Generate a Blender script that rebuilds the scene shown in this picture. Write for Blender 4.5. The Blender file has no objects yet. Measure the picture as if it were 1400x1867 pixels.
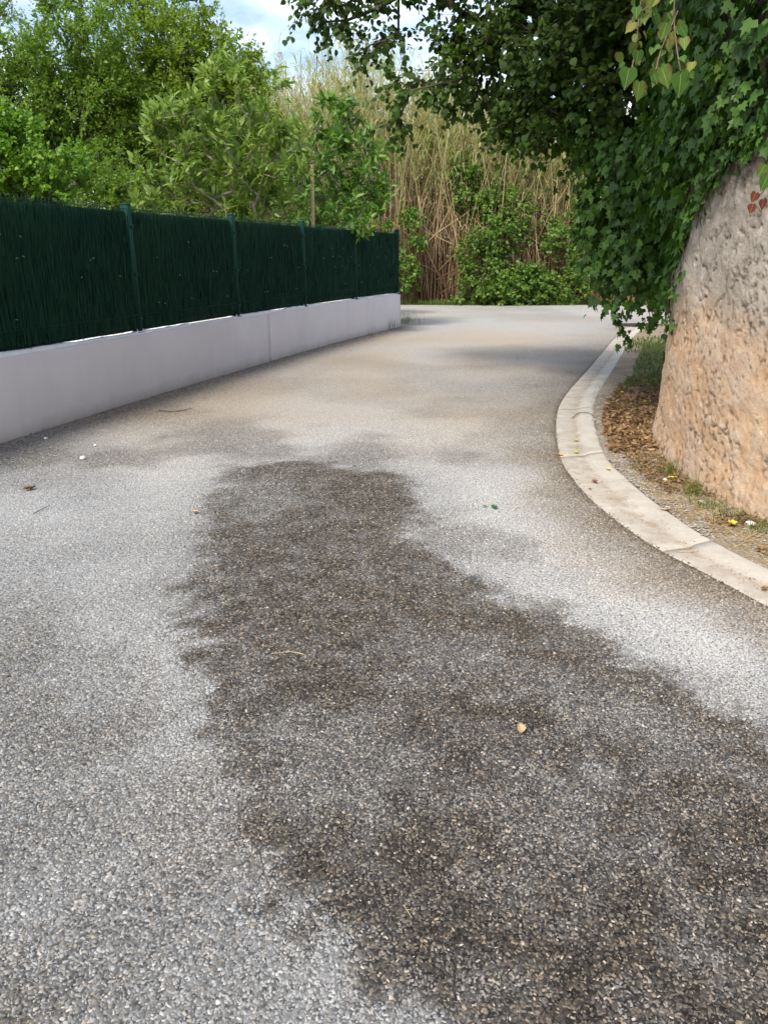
import bpy, math
import numpy as np
from mathutils import Matrix, Vector
rng = np.random.default_rng(7)
scene = bpy.context.scene
C = scene.collection

# ------------------------------------------------------------------ camera
FPX, PITCH, CAMH = 1410.0, math.radians(18.4), 1.5          # focal length in photo pixels (1400 x 1867)
cam = bpy.data.cameras.new('camera'); camo = bpy.data.objects.new('camera', cam); C.objects.link(camo)
cam.sensor_fit = 'VERTICAL'; cam.sensor_height = 24.0; cam.lens = 24.0*FPX/1867.0
cam.clip_start = 0.05; cam.clip_end = 2000
camo.location = (0, 0, CAMH); camo.rotation_euler = (math.pi/2-PITCH, 0, 0)
scene.camera = camo

# ------------------------------------------------------------------ sky, sun, exposure
SUN_EL, SUN_AZ = math.radians(48), math.radians(212)         # azimuth clockwise from +Y: behind and to the left
SUN_DIR = Vector((math.sin(SUN_AZ)*math.cos(SUN_EL), math.cos(SUN_AZ)*math.cos(SUN_EL), math.sin(SUN_EL)))
sun = bpy.data.lights.new('sun', 'SUN'); suno = bpy.data.objects.new('sun', sun); C.objects.link(suno)
sun.energy = 2.7; sun.angle = math.radians(12); sun.color = (1.0, 0.93, 0.83)
suno.rotation_euler = SUN_DIR.to_track_quat('Z', 'Y').to_euler(); suno.location = (-10, -10, 20)

world = bpy.data.worlds.new('World'); scene.world = world; world.use_nodes = True
wt = world.node_tree; wt.nodes.clear()
def wn(t, **k):
    n = wt.nodes.new(t)
    for a, b in k.items(): setattr(n, a, b)
    return n
sky = wn('ShaderNodeTexSky', sky_type='NISHITA', sun_disc=False, sun_elevation=SUN_EL, sun_rotation=SUN_AZ,
         air_density=1.0, dust_density=1.8, ozone_density=1.2)
tc = wn('ShaderNodeTexCoord'); mp = wn('ShaderNodeMapping'); mp.inputs['Scale'].default_value = (1, 1, 2.6)
mp.inputs['Location'].default_value = (0.35, 0.2, 0.0)
nz = wn('ShaderNodeTexNoise'); nz.inputs['Scale'].default_value = 1.7; nz.inputs['Detail'].default_value = 7; nz.inputs['Roughness'].default_value = .55
rp = wn('ShaderNodeValToRGB'); rp.color_ramp.elements[0].position = .46; rp.color_ramp.elements[1].position = .70
mx = wn('ShaderNodeMix', data_type='RGBA'); bg = wn('ShaderNodeBackground'); wo = wn('ShaderNodeOutputWorld')
mx.inputs[7].default_value = (11.5, 11.7, 11.8, 1)
bg.inputs['Strength'].default_value = 0.13
L = wt.links.new
L(tc.outputs['Generated'], mp.inputs['Vector']); L(mp.outputs[0], nz.inputs['Vector']); L(nz.outputs[0], rp.inputs[0])
L(rp.outputs[0], mx.inputs[0]); L(sky.outputs[0], mx.inputs[6]); L(mx.outputs[2], bg.inputs['Color']); L(bg.outputs[0], wo.inputs['Surface'])
scene.view_settings.view_transform = 'Standard'; scene.view_settings.look = 'None'
scene.view_settings.gamma = 1.0; scene.view_settings.use_curve_mapping = False
scene.view_settings.exposure = 0.84
scene.render.engine = 'CYCLES'
scene.cycles.max_bounces = 6; scene.cycles.diffuse_bounces = 3; scene.cycles.glossy_bounces = 2
scene.cycles.transmission_bounces = 3; scene.cycles.transparent_max_bounces = 4

# ------------------------------------------------------------------ helpers
def ray(u, v):
    a = (u-700)/FPX; b = (933.5-v)/FPX
    return np.array([a, math.cos(PITCH)+math.sin(PITCH)*b, -math.sin(PITCH)+math.cos(PITCH)*b])
def G(u, v, z=0.0):                       # a pixel on a level surface
    d = ray(u, v); t = (z-CAMH)/d[2]; q = d*t; return np.array([q[0], q[1], z])
def P(u, v, Y):                           # a pixel at a known distance
    d = ray(u, v); q = d*(Y/d[1]); q[2] += CAMH; return q
def lin(*c):
    c = [x/255 for x in c]
    return tuple((x/12.92 if x <= .04045 else ((x+.055)/1.055)**2.4) for x in c)+(1,)
def unit(v): return v/np.maximum(np.linalg.norm(v, axis=-1, keepdims=True), 1e-9)
def rdir(n): return unit(rng.normal(size=(n, 3)))
_perm = np.random.default_rng(3).random(65536)
def vnoise(p):                            # value noise, p (n,3)
    i = np.floor(p).astype(np.int64); f = p-i; f = f*f*(3-2*f)
    def h(a, b, c): return _perm[((a*73856093) ^ (b*19349663) ^ (c*83492791)) & 65535]
    x, y, z = i[:, 0], i[:, 1], i[:, 2]; r = 0
    for dx in (0, 1):
        for dy in (0, 1):
            for dz in (0, 1):
                w = (f[:, 0] if dx else 1-f[:, 0])*(f[:, 1] if dy else 1-f[:, 1])*(f[:, 2] if dz else 1-f[:, 2])
                r = r+w*h(x+dx, y+dy, z+dz)
    return r
def fbm(p, o=4, g=.5):
    p = np.asarray(p, float); r = 0; a = 1; s = 0
    for k in range(o): r = r+a*vnoise(p*2**k+17.3*k); s += a; a *= g
    return r/s
def fbm2(x, y, sc, o=4, seed=0): return fbm(np.stack([x*sc+seed, y*sc-seed, np.full_like(x, seed*1.7)], 1), o)
def catmull(pts, n=20):
    p = np.array(pts, float); p = np.vstack([2*p[0]-p[1], p, 2*p[-1]-p[-2]]); out = []
    for i in range(1, len(p)-2):
        for t in np.linspace(0, 1, n, endpoint=False):
            out.append(.5*((2*p[i])+(-p[i-1]+p[i+1])*t+(2*p[i-1]-5*p[i]+4*p[i+1]-p[i+2])*t*t+(-p[i-1]+3*p[i]-3*p[i+1]+p[i+2])*t**3))
    out.append(p[-2]); return np.array(out)
def resample(path, n):
    d = np.r_[0, np.cumsum(np.linalg.norm(np.diff(path, axis=0), axis=1))]
    s = np.linspace(0, d[-1], n) if np.isscalar(n) else np.asarray(n)
    return np.stack([np.interp(s, d, path[:, k]) for k in range(path.shape[1])], 1), s
def mesh(name, V, F, mat=None, smooth=False, attrs=None):
    """F: list of (m,k) int arrays"""
    if not isinstance(F, list): F = [F]
    F = [np.asarray(f) for f in F if len(f)]
    me = bpy.data.meshes.new(name)
    V = np.asarray(V, np.float32); me.vertices.add(len(V)); me.vertices.foreach_set('co', V.ravel())
    tot = np.concatenate([np.full(len(f), f.shape[1]) for f in F]); li = np.concatenate([f.ravel() for f in F])
    me.loops.add(len(li)); me.loops.foreach_set('vertex_index', li.astype(np.int32))
    me.polygons.add(len(tot)); st = np.r_[0, np.cumsum(tot)[:-1]]
    me.polygons.foreach_set('loop_start', st.astype(np.int32)); me.polygons.foreach_set('loop_total', tot.astype(np.int32))
    if smooth: me.polygons.foreach_set('use_smooth', np.ones(len(tot), bool))
    for k, a in (attrs or {}).items():
        at = me.attributes.new(k, 'FLOAT', 'POINT'); at.data.foreach_set('value', np.asarray(a, np.float32))
    me.update(calc_edges=True); me.validate()
    if mat: me.materials.append(mat)
    return me
def obj(name, me, parent=None, loc=None):
    o = bpy.data.objects.new(name, me); C.objects.link(o)
    if parent: o.parent = parent
    if loc is not None: o.location = loc
    return o
def tag(o, label=None, cat=None, group=None, kind=None):
    if label: o['label'] = label
    if cat: o['category'] = cat
    if group: o['group'] = group
    if kind: o['kind'] = kind
    return o
def thing(name, loc, label, cat, group=None, rz=0):
    o = bpy.data.objects.new(name, None); C.objects.link(o); o.location = loc; o.rotation_euler = (0, 0, rz)
    o.empty_display_size = .1
    return tag(o, label, cat, group)
def part(name, V, F, mat, root, smooth=False, kind=None, attrs=None):   # V in world coordinates, root unrotated
    V = np.asarray(V, float)-np.array(root.location)
    return tag(obj(name, mesh(name, V, F, mat, smooth, attrs), root), kind=kind)
class MB:
    def __init__(s): s.V = []; s.F = {}; s.n = 0
    def add(s, V, F):
        V = np.asarray(V, float); F = np.asarray(F)
        s.V.append(V); s.F.setdefault(F.shape[1], []).append(F+s.n); s.n += len(V)
    def box(s, c, d, R=None, taper=1.0):
        x, y, z = np.array(d)/2
        v = np.array([[-x,-y,-z],[x,-y,-z],[x,y,-z],[-x,y,-z],[-x*taper,-y*taper,z],[x*taper,-y*taper,z],[x*taper,y*taper,z],[-x*taper,y*taper,z]])
        if R is not None: v = v@np.array(R).T
        s.add(v+np.array(c), [[0,3,2,1],[4,5,6,7],[0,1,5,4],[1,2,6,5],[2,3,7,6],[3,0,4,7]])
    def tube(s, pts, r, k=6, cap=True):
        pts = np.array(pts, float); n = len(pts); r = np.broadcast_to(r, (n,))
        t = unit(np.gradient(pts, axis=0)); ref = np.array([0, 0, 1.]) if abs(t[0, 2]) < .9 else np.array([1., 0, 0])
        a = unit(np.cross(t, ref)); b = np.cross(t, a); ang = np.arange(k)*2*math.pi/k
        v = pts[:, None]+r[:, None, None]*(a[:, None]*np.cos(ang)[None, :, None]+b[:, None]*np.sin(ang)[None, :, None])
        i = np.arange(n-1)[:, None]*k; j = np.arange(k)[None]; j2 = (j+1) % k
        s.add(v.reshape(-1, 3), np.stack([i+j, i+j2, i+k+j2, i+k+j], -1).reshape(-1, 4))
        if cap and k >= 3:
            s.F.setdefault(k, []).append(np.array([np.arange(k)[::-1], np.arange(k)+(n-1)*k])+s.n-n*k)
    def get(s): return np.concatenate(s.V), [np.concatenate(f) for f in s.F.values()]
def strips(p0, p1, w, side, mid=None):    # thin two-quad blades; all (n,3); returns V,F
    n = len(p0); m = (p0+p1)/2 if mid is None else mid; sv = side*np.asarray(w).reshape(-1, 1)/2
    V = np.stack([p0-sv*.7, p0+sv*.7, m-sv, m+sv, p1], 1).reshape(-1, 3)
    b = (np.arange(n)*5)[:, None]
    return V, [np.concatenate([b+[[0, 1, 3]], b+[[0, 3, 2]], b+[[2, 3, 4]]])]
def edges_tubes(a, b, ra, rb, k=5):       # many separate tapered tubes
    n = len(a); t = unit(b-a); ref = np.where(np.abs(t[:, 2:3]) < .9, [[0, 0, 1.]], [[1., 0, 0]])
    x = unit(np.cross(t, ref)); y = np.cross(t, x); ang = np.arange(k)*2*math.pi/k
    ring = x[:, None]*np.cos(ang)[None, :, None]+y[:, None]*np.sin(ang)[None, :, None]
    V = np.concatenate([a[:, None]+ring*ra[:, None, None], b[:, None]+ring*rb[:, None, None]], 1).reshape(-1, 3)
    j = np.arange(k); q = np.stack([j, (j+1) % k, (j+1) % k+k, j+k], 1)
    return V, (np.arange(n)[:, None, None]*2*k+q[None]).reshape(-1, 4)

# leaf templates: base at origin, tip at +Y, upper side +Z
LEAF = {
 'oval': (np.array([[0,0,0],[.32,.42,.07],[0,1,-.06],[-.32,.42,.07]]), np.array([[0,1,2],[0,2,3]])),
 'round': (np.array([[0,0,0],[.36,.2,.06],[.4,.58,.05],[0,1,-.1],[-.4,.58,.05],[-.36,.2,.06]]),
           np.array([[0,1,5],[1,2,5],[2,4,5],[2,3,4]])),
 'long': (np.array([[0,0,0],[.15,.35,.05],[.13,.7,.0],[0,1,-.14],[-.13,.7,.0],[-.15,.35,.05],[0,.5,.0]]),
          np.array([[0,1,6],[1,2,6],[2,3,6],[3,4,6],[4,5,6],[5,0,6]])),
 'ivy': (np.array([[0,0,0],[.25,-.1,.03],[.52,.22,-.05],[.26,.42,.03],[.36,.66,-.02],[.13,.66,.03],[0,1,-.1],[-.13,.66,.03],[-.36,.66,-.02],[-.26,.42,.03],[-.52,.22,-.05],[-.25,-.1,.03],[0,.38,-.02]]),
         np.array([[12,i,i+1] for i in range(11)]+[[12,11,0]])),
}
LEAF['heart'] = (np.array([[0,.06,0],[.18,-.05,.04],[.42,.08,.05],[.5,.34,.02],[.36,.62,.0],[.16,.86,-.05],[0,1.08,-.14],[-.16,.86,-.05],[-.36,.62,.0],[-.5,.34,.02],[-.42,.08,.05],[-.18,-.05,.04],[0,.4,-.04]]),
         np.array([[12,i,i+1] for i in range(11)]+[[12,11,0]]))
def frames(fwd, up):
    f = unit(fwd); x = unit(np.cross(f, up)); z = np.cross(x, f); return x, f, z
def place(t, pos, fwd, up, size, curl=None):
    T, F = LEAF[t]; x, y, z = frames(fwd, up); s = np.asarray(size).reshape(-1, 1, 1)
    V = pos[:, None]+s*(T[None, :, 0:1]*x[:, None]+T[None, :, 1:2]*y[:, None]+T[None, :, 2:3]*z[:, None])
    return V.reshape(-1, 3), (np.arange(len(pos))[:, None, None]*len(T)+F[None]).reshape(-1, 3)
_lm = {}
def single_leaf_mesh(t, mat, var):
    key = (t, mat.name, var)
    if key not in _lm:
        T, F = LEAF[t]; r = np.random.default_rng(var+11); V = T.copy()
        V += r.normal(size=V.shape)*[.02, .02, .03]; V[:, 2] -= (.25*r.random()-.05)*V[:, 1]**2
        _lm[key] = mesh('leaf', V, F, mat, True)
    return _lm[key]
def leaf_objects(t, pos, fwd, up, size, mat, root, name='leaf'):
    x, y, z = frames(fwd, up); base = np.array(root.location)
    for i in range(len(pos)):
        o = obj(name, single_leaf_mesh(t, mat, i % 6), root)
        M = Matrix(((x[i,0],y[i,0],z[i,0]),(x[i,1],y[i,1],z[i,1]),(x[i,2],y[i,2],z[i,2])))
        o.location = pos[i]-base; o.rotation_euler = M.to_euler(); o.scale = (float(size[i]),)*3

# ------------------------------------------------------------------ materials
class NT:
    def __init__(s, name):
        s.m = bpy.data.materials.new(name); s.m.use_nodes = True; s.t = s.m.node_tree; s.t.nodes.clear()
        s.out = s.n('ShaderNodeOutputMaterial')
    def n(s, ty, ins=None, **k):
        x = s.t.nodes.new(ty)
        for a, b in k.items(): setattr(x, a, b)
        for a, b in (ins or {}).items():
            if isinstance(b, bpy.types.NodeSocket): s.t.links.new(b, x.inputs[a])
            else: x.inputs[a].default_value = b
        return x
    def math(s, op, a, b=0.0, clamp=False): return s.n('ShaderNodeMath', {0: a, 1: b}, operation=op, use_clamp=clamp).outputs[0]
    def mix(s, f, a, b, bt='MIX'): return s.n('ShaderNodeMix', {0: f, 6: a, 7: b}, data_type='RGBA', blend_type=bt).outputs[2]
    def ramp(s, f, stops, interp='LINEAR'):
        r = s.n('ShaderNodeValToRGB', {0: f}); e = r.color_ramp.elements; r.color_ramp.interpolation = interp
        while len(e) > 1: e.remove(e[-1])
        e[0].position = stops[0][0]; e[0].color = stops[0][1]
        for p, c in stops[1:]: e.new(p).color = c
        return r.outputs[0]
    def gray(s, f, a, b): return s.n('ShaderNodeMapRange', {0: f, 1: a, 2: b}).outputs[0]
    def noise(s, sc, det=4, rough=.5, vec=None, dist=0):
        i = {'Scale': sc, 'Detail': det, 'Roughness': rough, 'Distortion': dist}
        if vec is not None: i['Vector'] = vec
        return s.n('ShaderNodeTexNoise', i).outputs[0]
    def pos(s): return s.n('ShaderNodeNewGeometry').outputs['Position']
    def rnd(s):
        g = s.n('ShaderNodeNewGeometry').outputs['Random Per Island']; o = s.n('ShaderNodeObjectInfo').outputs['Random']
        return s.math('FRACT', s.math('ADD', g, o))
    def attr(s, name): return s.n('ShaderNodeAttribute', attribute_name=name).outputs['Fac']
    def bump(s, h, st, d): return s.n('ShaderNodeBump', {'Height': h, 'Strength': st, 'Distance': d}).outputs[0]
    def bsdf(s, col, rough=.8, normal=None, spec=.4, metal=0.0, **k):
        i = {'Base Color': col, 'Roughness': rough, 'Specular IOR Level': spec, 'Metallic': metal}
        if normal is not None: i['Normal'] = normal
        b = s.n('ShaderNodeBsdfPrincipled', i); s.t.links.new(b.outputs[0], s.out.inputs[0]); return b
def grey(v): return (v, v, v, 1)

def leaf_mat(name, stops, trans=.35, rough=.5, spec=.35, clump=1.2, tcol=1.6):
    m = NT(name); p = m.pos()
    f = m.math('ADD', m.math('MULTIPLY', m.rnd(), .62), m.math('MULTIPLY', m.math('SUBTRACT', m.noise(clump, 3, .6, p), .25), .75), True)
    col = m.ramp(f, stops)
    b = m.n('ShaderNodeBsdfPrincipled', {'Base Color': col, 'Roughness': rough, 'Specular IOR Level': spec})
    t = m.n('ShaderNodeBsdfTranslucent', {0: m.mix(1.0, col, (tcol, tcol*1.05, tcol*.55, 1), 'MULTIPLY')})
    s = m.n('ShaderNodeMixShader', {0: trans, 1: b.outputs[0], 2: t.outputs[0]})
    m.t.links.new(s.outputs[0], m.out.inputs[0]); return m.m
def bark_mat(name, a, b, sc=14):
    m = NT(name); p = m.pos(); n = m.noise(sc, 5, .6, p)
    m.bsdf(m.ramp(n, [(.3, a), (.7, b)]), .85, m.bump(n, .5, .02)); return m.m

M_elm = leaf_mat('elm_leaf', [(0, (.055,.11,.010,1)), (.4, (.14,.225,.02,1)), (.75, (.215,.305,.03,1)), (1, (.30,.36,.04,1))], .45)
M_elm2 = leaf_mat('elm_leaf_dark', [(0, (.045,.10,.012,1)), (.5, (.115,.205,.024,1)), (1, (.21,.3,.035,1))], .45)
M_lime = leaf_mat('lime_leaf', [(0, (.055,.13,.012,1)), (.5, (.11,.23,.018,1)), (1, (.2,.32,.03,1))], .4)
M_fig = leaf_mat('fig_leaf', [(0, (.055,.115,.02,1)), (.4, (.14,.225,.04,1)), (.8, (.24,.33,.075,1)), (1, (.33,.41,.13,1))], .36, .45)
M_fig2 = leaf_mat('fig_leaf_deep', [(0, (.04,.10,.018,1)), (.5, (.10,.2,.034,1)), (1, (.2,.32,.06,1))], .36, .45)
M_over = leaf_mat('overhang_leaf', [(0, (.016,.038,.006,1)), (.5, (.042,.085,.012,1)), (.85, (.08,.14,.02,1)), (1, (.17,.24,.035,1))], .3, .5, .25)
M_ivy = leaf_mat('ivy_leaf', [(0, (.016,.044,.008,1)), (.5, (.044,.105,.016,1)), (.85, (.085,.17,.026,1)), (1, (.19,.26,.04,1))], .25, .5, .28, 2.5)
def veined_leaf(name, stops, edge, trans=.45):
    m = NT(name); tcn = m.n('ShaderNodeTexCoord').outputs['Object']; sx = m.n('ShaderNodeSeparateXYZ', {0: tcn}); ax = m.math('ABSOLUTE', sx.outputs[0])
    r = m.n('ShaderNodeObjectInfo').outputs['Random']; nz_ = m.noise(4, 4, .6, tcn)
    col = m.ramp(m.math('ADD', m.math('MULTIPLY', r, .75), m.math('MULTIPLY', nz_, .3)), stops)
    side = m.math('FRACT', m.math('MULTIPLY', m.math('SUBTRACT', sx.outputs[1], m.math('MULTIPLY', ax, .9)), 6.0))
    vein = m.math('MAXIMUM', m.ramp(ax, [(.012, grey(1)), (.03, grey(0))]), m.math('MULTIPLY', m.ramp(side, [(.0, grey(1)), (.12, grey(0))]), .5))
    col = m.mix(m.math('MULTIPLY', vein, .45), col, (.42,.42,.14,1))
    rim = m.math('MULTIPLY', m.ramp(m.math('ADD', m.math('MULTIPLY', ax, 1.4), m.math('MULTIPLY', nz_, .7)), [(.7, grey(0)), (.95, grey(1))]), m.math('GREATER_THAN', r, .35))
    col = m.mix(rim, col, edge)
    b = m.n('ShaderNodeBsdfPrincipled', {'Base Color': col, 'Roughness': .6, 'Specular IOR Level': .15, 'Normal': m.bump(vein, .3, .01)})
    t = m.n('ShaderNodeBsdfTranslucent', {0: col}); sh = m.n('ShaderNodeMixShader', {0: trans, 1: b.outputs[0], 2: t.outputs[0]})
    m.t.links.new(sh.outputs[0], m.out.inputs[0]); return m.m
M_vine = veined_leaf('vine_leaf_yellowing', [(0, (.035,.10,.018,1)), (.5, (.08,.16,.028,1)), (.8, (.17,.21,.045,1)), (1, (.22,.15,.06,1))], (.15,.07,.03,1), .3)
M_redleaf = veined_leaf('red_leaf', [(0, (.12,.03,.02,1)), (1, (.18,.06,.04,1))], (.08,.03,.02,1), .25)
M_bramble = leaf_mat('bramble_leaf', [(0, (.035,.09,.014,1)), (.5, (.10,.19,.03,1)), (1, (.2,.3,.05,1))], .35)
M_bark = bark_mat('bark_dark', (.03,.022,.016,1), (.09,.07,.05,1))
M_barkpale = bark_mat('bark_pale', (.2,.17,.13,1), (.36,.32,.26,1), 20)
M_stake = bark_mat('stake_wood', (.36,.24,.13,1), (.5,.36,.2,1), 30)
M_twig = bark_mat('twig_bark', (.09,.06,.04,1), (.2,.15,.1,1), 60)

# canes: dry brown sheaths near the ground, straw coloured higher up
m = NT('cane'); z = m.n('ShaderNodeSeparateXYZ', {0: m.pos()}).outputs[2]
f = m.math('ADD', m.math('MULTIPLY', z, .16), m.math('MULTIPLY', m.math('SUBTRACT', m.rnd(), .5), .7))
m.bsdf(m.ramp(f, [(0, (.18,.105,.06,1)), (.3, (.32,.20,.115,1)), (.6, (.43,.32,.18,1)), (.9, (.37,.36,.17,1))]), .65); M_cane = m.m
M_caneleaf = leaf_mat('cane_leaf', [(0, (.2,.14,.075,1)), (.35, (.36,.285,.16,1)), (.65, (.44,.39,.24,1)), (1, (.27,.31,.12,1))], .35, .6, .2, .5)
M_caneleafgreen = leaf_mat('cane_leaf_green', [(0, (.23,.27,.11,1)), (.5, (.35,.39,.19,1)), (1, (.50,.51,.30,1))], .38, .6, .2, .5)
M_drygrass = leaf_mat('dry_grass', [(0, (.3,.2,.09,1)), (.5, (.45,.33,.16,1)), (1, (.58,.46,.26,1))], .3, .7, .2)
M_grass = leaf_mat('grass_blade', [(0, (.035,.075,.012,1)), (.45, (.075,.13,.02,1)), (.8, (.17,.2,.05,1)), (1, (.38,.32,.15,1))], .35, .5, .3, 2)
M_litter = leaf_mat('leaf_litter', [(0, (.09,.05,.025,1)), (.45, (.2,.12,.06,1)), (.8, (.34,.23,.12,1)), (1, (.46,.35,.2,1))], .15, .7, .2, 4)

# road: pale chippings in a binder; wear = dark bare binder and painted shade, warm = tan dust
def road_nodes(m, cell):
    wear_shade, warm = m.attr('wear_shade'), m.attr('warm'); p = m.pos()
    chip = m.ramp(cell, [(0, (.14,.146,.15,1)), (.18, (.20,.208,.216,1)), (.5, (.28,.29,.298,1)), (.84, (.36,.37,.375,1)), (.94, (.34,.315,.28,1)), (1, (.48,.475,.455,1))])
    worn = m.ramp(cell, [(0, (.02,.019,.017,1)), (.35, (.052,.048,.041,1)), (.66, (.10,.092,.076,1)), (.87, (.18,.16,.128,1)), (.95, (.21,.155,.10,1)), (1, (.42,.39,.34,1))])  # dark binder colour, also used for the painted shade
    chip = m.mix(m.math('MULTIPLY', m.attr('dust'), m.ramp(m.noise(160, 3, .6, p), [(.3, grey(.35)), (.6, grey(1))])), chip, (.51,.51,.50,1))
    c = m.mix(wear_shade, chip, worn)
    c = m.mix(warm, c, m.mix(1.0, c, (1.02,.86,.68,1), 'MULTIPLY'))
    fine = m.noise(420, 2, .6, p)
    return m.mix(1.0, c, m.ramp(fine, [(.2, grey(.78)), (.8, grey(1.15))]), 'MULTIPLY'), wear_shade, p
m = NT('road_chippings'); ci = m.rnd(); c, wear_shade, p = road_nodes(m, ci)
m.bsdf(c, .75, None, .35); M_chip = m.m
m = NT('road_surface'); vor = m.n('ShaderNodeTexVoronoi', {'Vector': m.pos(), 'Scale': 88.0}, feature='F1', voronoi_dimensions='2D')
cell = m.n('ShaderNodeSeparateColor', {0: vor.outputs['Color']}).outputs[0]
c, wear_shade, p = road_nodes(m, cell)
d = vor.outputs['Distance']
gap = m.ramp(d, [(.42, grey(1)), (.75, grey(.42))])
c = m.mix(1.0, c, gap, 'MULTIPLY'); c = m.mix(m.math('MULTIPLY', m.attr('bed'), m.math('ADD', m.math('MULTIPLY', wear_shade, .45), .4)), c, m.mix(1.0, c, (.22,.21,.2,1), 'MULTIPLY'))
m.bsdf(c, .8, m.bump(m.math('SUBTRACT', 1.0, d), .4, .005), .3); M_road = m.m

m = NT('bare_earth'); p = m.pos(); n = m.noise(3, 6, .6, p); n2 = m.noise(60, 3, .6, p)
m.bsdf(m.ramp(m.math('ADD', m.math('MULTIPLY', n, .6), m.math('MULTIPLY', n2, .4)), [(.3, (.12,.09,.06,1)), (.5, (.24,.19,.13,1)), (.7, (.36,.31,.24,1))]), .95, m.bump(n2, .8, .02)); M_earth = m.m
m = NT('rough_ground'); p = m.pos(); n = m.noise(.6, 6, .6, p)
m.bsdf(m.ramp(n, [(.35, (.05,.08,.02,1)), (.5, (.12,.11,.05,1)), (.68, (.22,.18,.1,1))]), .95, m.bump(m.noise(9, 5, .7, p), .7, .08)); M_ground = m.m
m = NT('wall_render'); p = m.pos(); n = m.noise(1.6, 5, .6, p); n2 = m.noise(260, 3, .6, p)
zz = m.n('ShaderNodeSeparateXYZ', {0: p}).outputs[2]
splash = m.math('MULTIPLY', m.ramp(m.math('ADD', zz, m.math('MULTIPLY', m.noise(5, 4, .6, p), .16)), [(.07, grey(1)), (.2, grey(0))]), .5)
st = m.noise(1.0, 5, .6, m.n('ShaderNodeMapping', {0: p, 3: (7, 7, .5)}).outputs[0])
c = m.mix(m.ramp(st, [(.5, grey(0)), (.75, grey(.12))]), m.ramp(n, [(.3, (.56,.505,.495,1)), (.7, (.62,.565,.55,1))]), (.34,.31,.30,1))
c = m.mix(splash, c, (.33,.28,.22,1))
m.bsdf(c, .85, m.bump(n2, .35, .003), .25); M_render = m.m
m = NT('coping_mortar'); p = m.pos(); n = m.noise(9, 5, .6, p)
m.bsdf(m.ramp(n, [(.3, (.68,.66,.62,1)), (.7, (.8,.79,.76,1))]), .9, m.bump(n, .4, .01)); M_coping = m.m
m = NT('fence_green'); p = m.pos(); m.bsdf(m.mix(m.noise(30, 4, .6, p), (.0015,.026,.018,1), (.003,.036,.025,1)), .6, None, .2); M_fence = m.m
m = NT('zinc'); m.bsdf(grey(.55), .4, None, .5, 1.0); M_zinc = m.m
m = NT('screen_strand'); r = m.rnd(); p = m.pos()
pn = m.noise(2.0, 4, .6, m.n('ShaderNodeMapping', {0: p, 3: (6, 6, .7)}).outputs[0])
c = m.ramp(m.math('ADD', m.math('MULTIPLY', r, .6), m.math('MULTIPLY', pn, .4)), [(.1, (.004,.028,.016,1)), (.6, (.006,.037,.020,1)), (.95, (.009,.05,.025,1))])
m.bsdf(c, .7, None, .15); M_screen = m.m
m = NT('screen_backing'); m.bsdf((.004,.022,.013,1), .8, None, .2); M_backing = m.m
# stone wall: sandy lime render, weathered grey above
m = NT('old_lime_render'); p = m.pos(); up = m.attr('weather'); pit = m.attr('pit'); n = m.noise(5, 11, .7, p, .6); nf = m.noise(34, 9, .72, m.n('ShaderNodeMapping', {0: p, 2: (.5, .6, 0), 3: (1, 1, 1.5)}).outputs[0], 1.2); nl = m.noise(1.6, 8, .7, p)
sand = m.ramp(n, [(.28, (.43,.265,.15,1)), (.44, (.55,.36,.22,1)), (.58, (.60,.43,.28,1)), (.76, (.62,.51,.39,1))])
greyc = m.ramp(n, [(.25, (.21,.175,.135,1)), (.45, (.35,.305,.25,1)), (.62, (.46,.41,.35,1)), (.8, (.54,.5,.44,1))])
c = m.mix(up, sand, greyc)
c = m.mix(m.ramp(nl, [(.55, grey(0)), (.72, grey(.4))]), c, (.42,.37,.31,1))
zz = m.n('ShaderNodeSeparateXYZ', {0: p}).outputs[2]
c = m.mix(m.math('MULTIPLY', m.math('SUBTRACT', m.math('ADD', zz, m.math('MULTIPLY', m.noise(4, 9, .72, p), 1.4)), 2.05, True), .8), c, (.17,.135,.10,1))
c = m.mix(m.math('MULTIPLY', m.attr('layer'), .3), c, m.ramp(n, [(.3, (.44,.36,.27,1)), (.6, (.58,.53,.46,1))]))
c = m.mix(pit, c, (.12,.085,.055,1))
c = m.mix(1.0, c, m.ramp(nf, [(.3, grey(.4)), (.42, grey(.9)), (.75, grey(1.1))]), 'MULTIPLY')
m.bsdf(c, .95, m.bump(m.math('ADD', m.math('MULTIPLY', n, .5), m.math('MULTIPLY', nf, .5)), 1.0, .026), .2); M_oldwall = m.m
m = NT('wall_stone'); p = m.pos(); n = m.noise(9, 6, .65, p); r = m.n('ShaderNodeObjectInfo').outputs['Random']
c = m.ramp(m.math('ADD', m.math('MULTIPLY', n, .5), m.math('MULTIPLY', r, .5)), [(.2, (.30,.2,.12,1)), (.45, (.42,.30,.2,1)), (.65, (.46,.38,.29,1)), (.85, (.50,.46,.40,1))])
m.bsdf(c, .95, m.bump(m.noise(70, 5, .7, p), .8, .012), .2); M_stone = m.m
m = NT('gutter_concrete'); p = m.pos(); n = m.noise(4, 6, .65, p); nf = m.noise(150, 4, .7, p); valley = m.attr('valley')
c = m.ramp(n, [(.25, (.34,.315,.27,1)), (.45, (.46,.435,.385,1)), (.72, (.55,.525,.475,1))]); c = m.mix(m.ramp(m.noise(28, 8, .75, p), [(.55, grey(0)), (.72, grey(.55))]), c, (.27,.22,.16,1))
c = m.mix(m.math('MULTIPLY', valley, m.ramp(m.noise(9, 6, .75, p), [(.35, grey(.05)), (.65, grey(.9))])), c, (.30,.24,.17,1))
c = m.mix(1.0, c, m.ramp(nf, [(.25, grey(.8)), (.75, grey(1.08))]), 'MULTIPLY')
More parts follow.
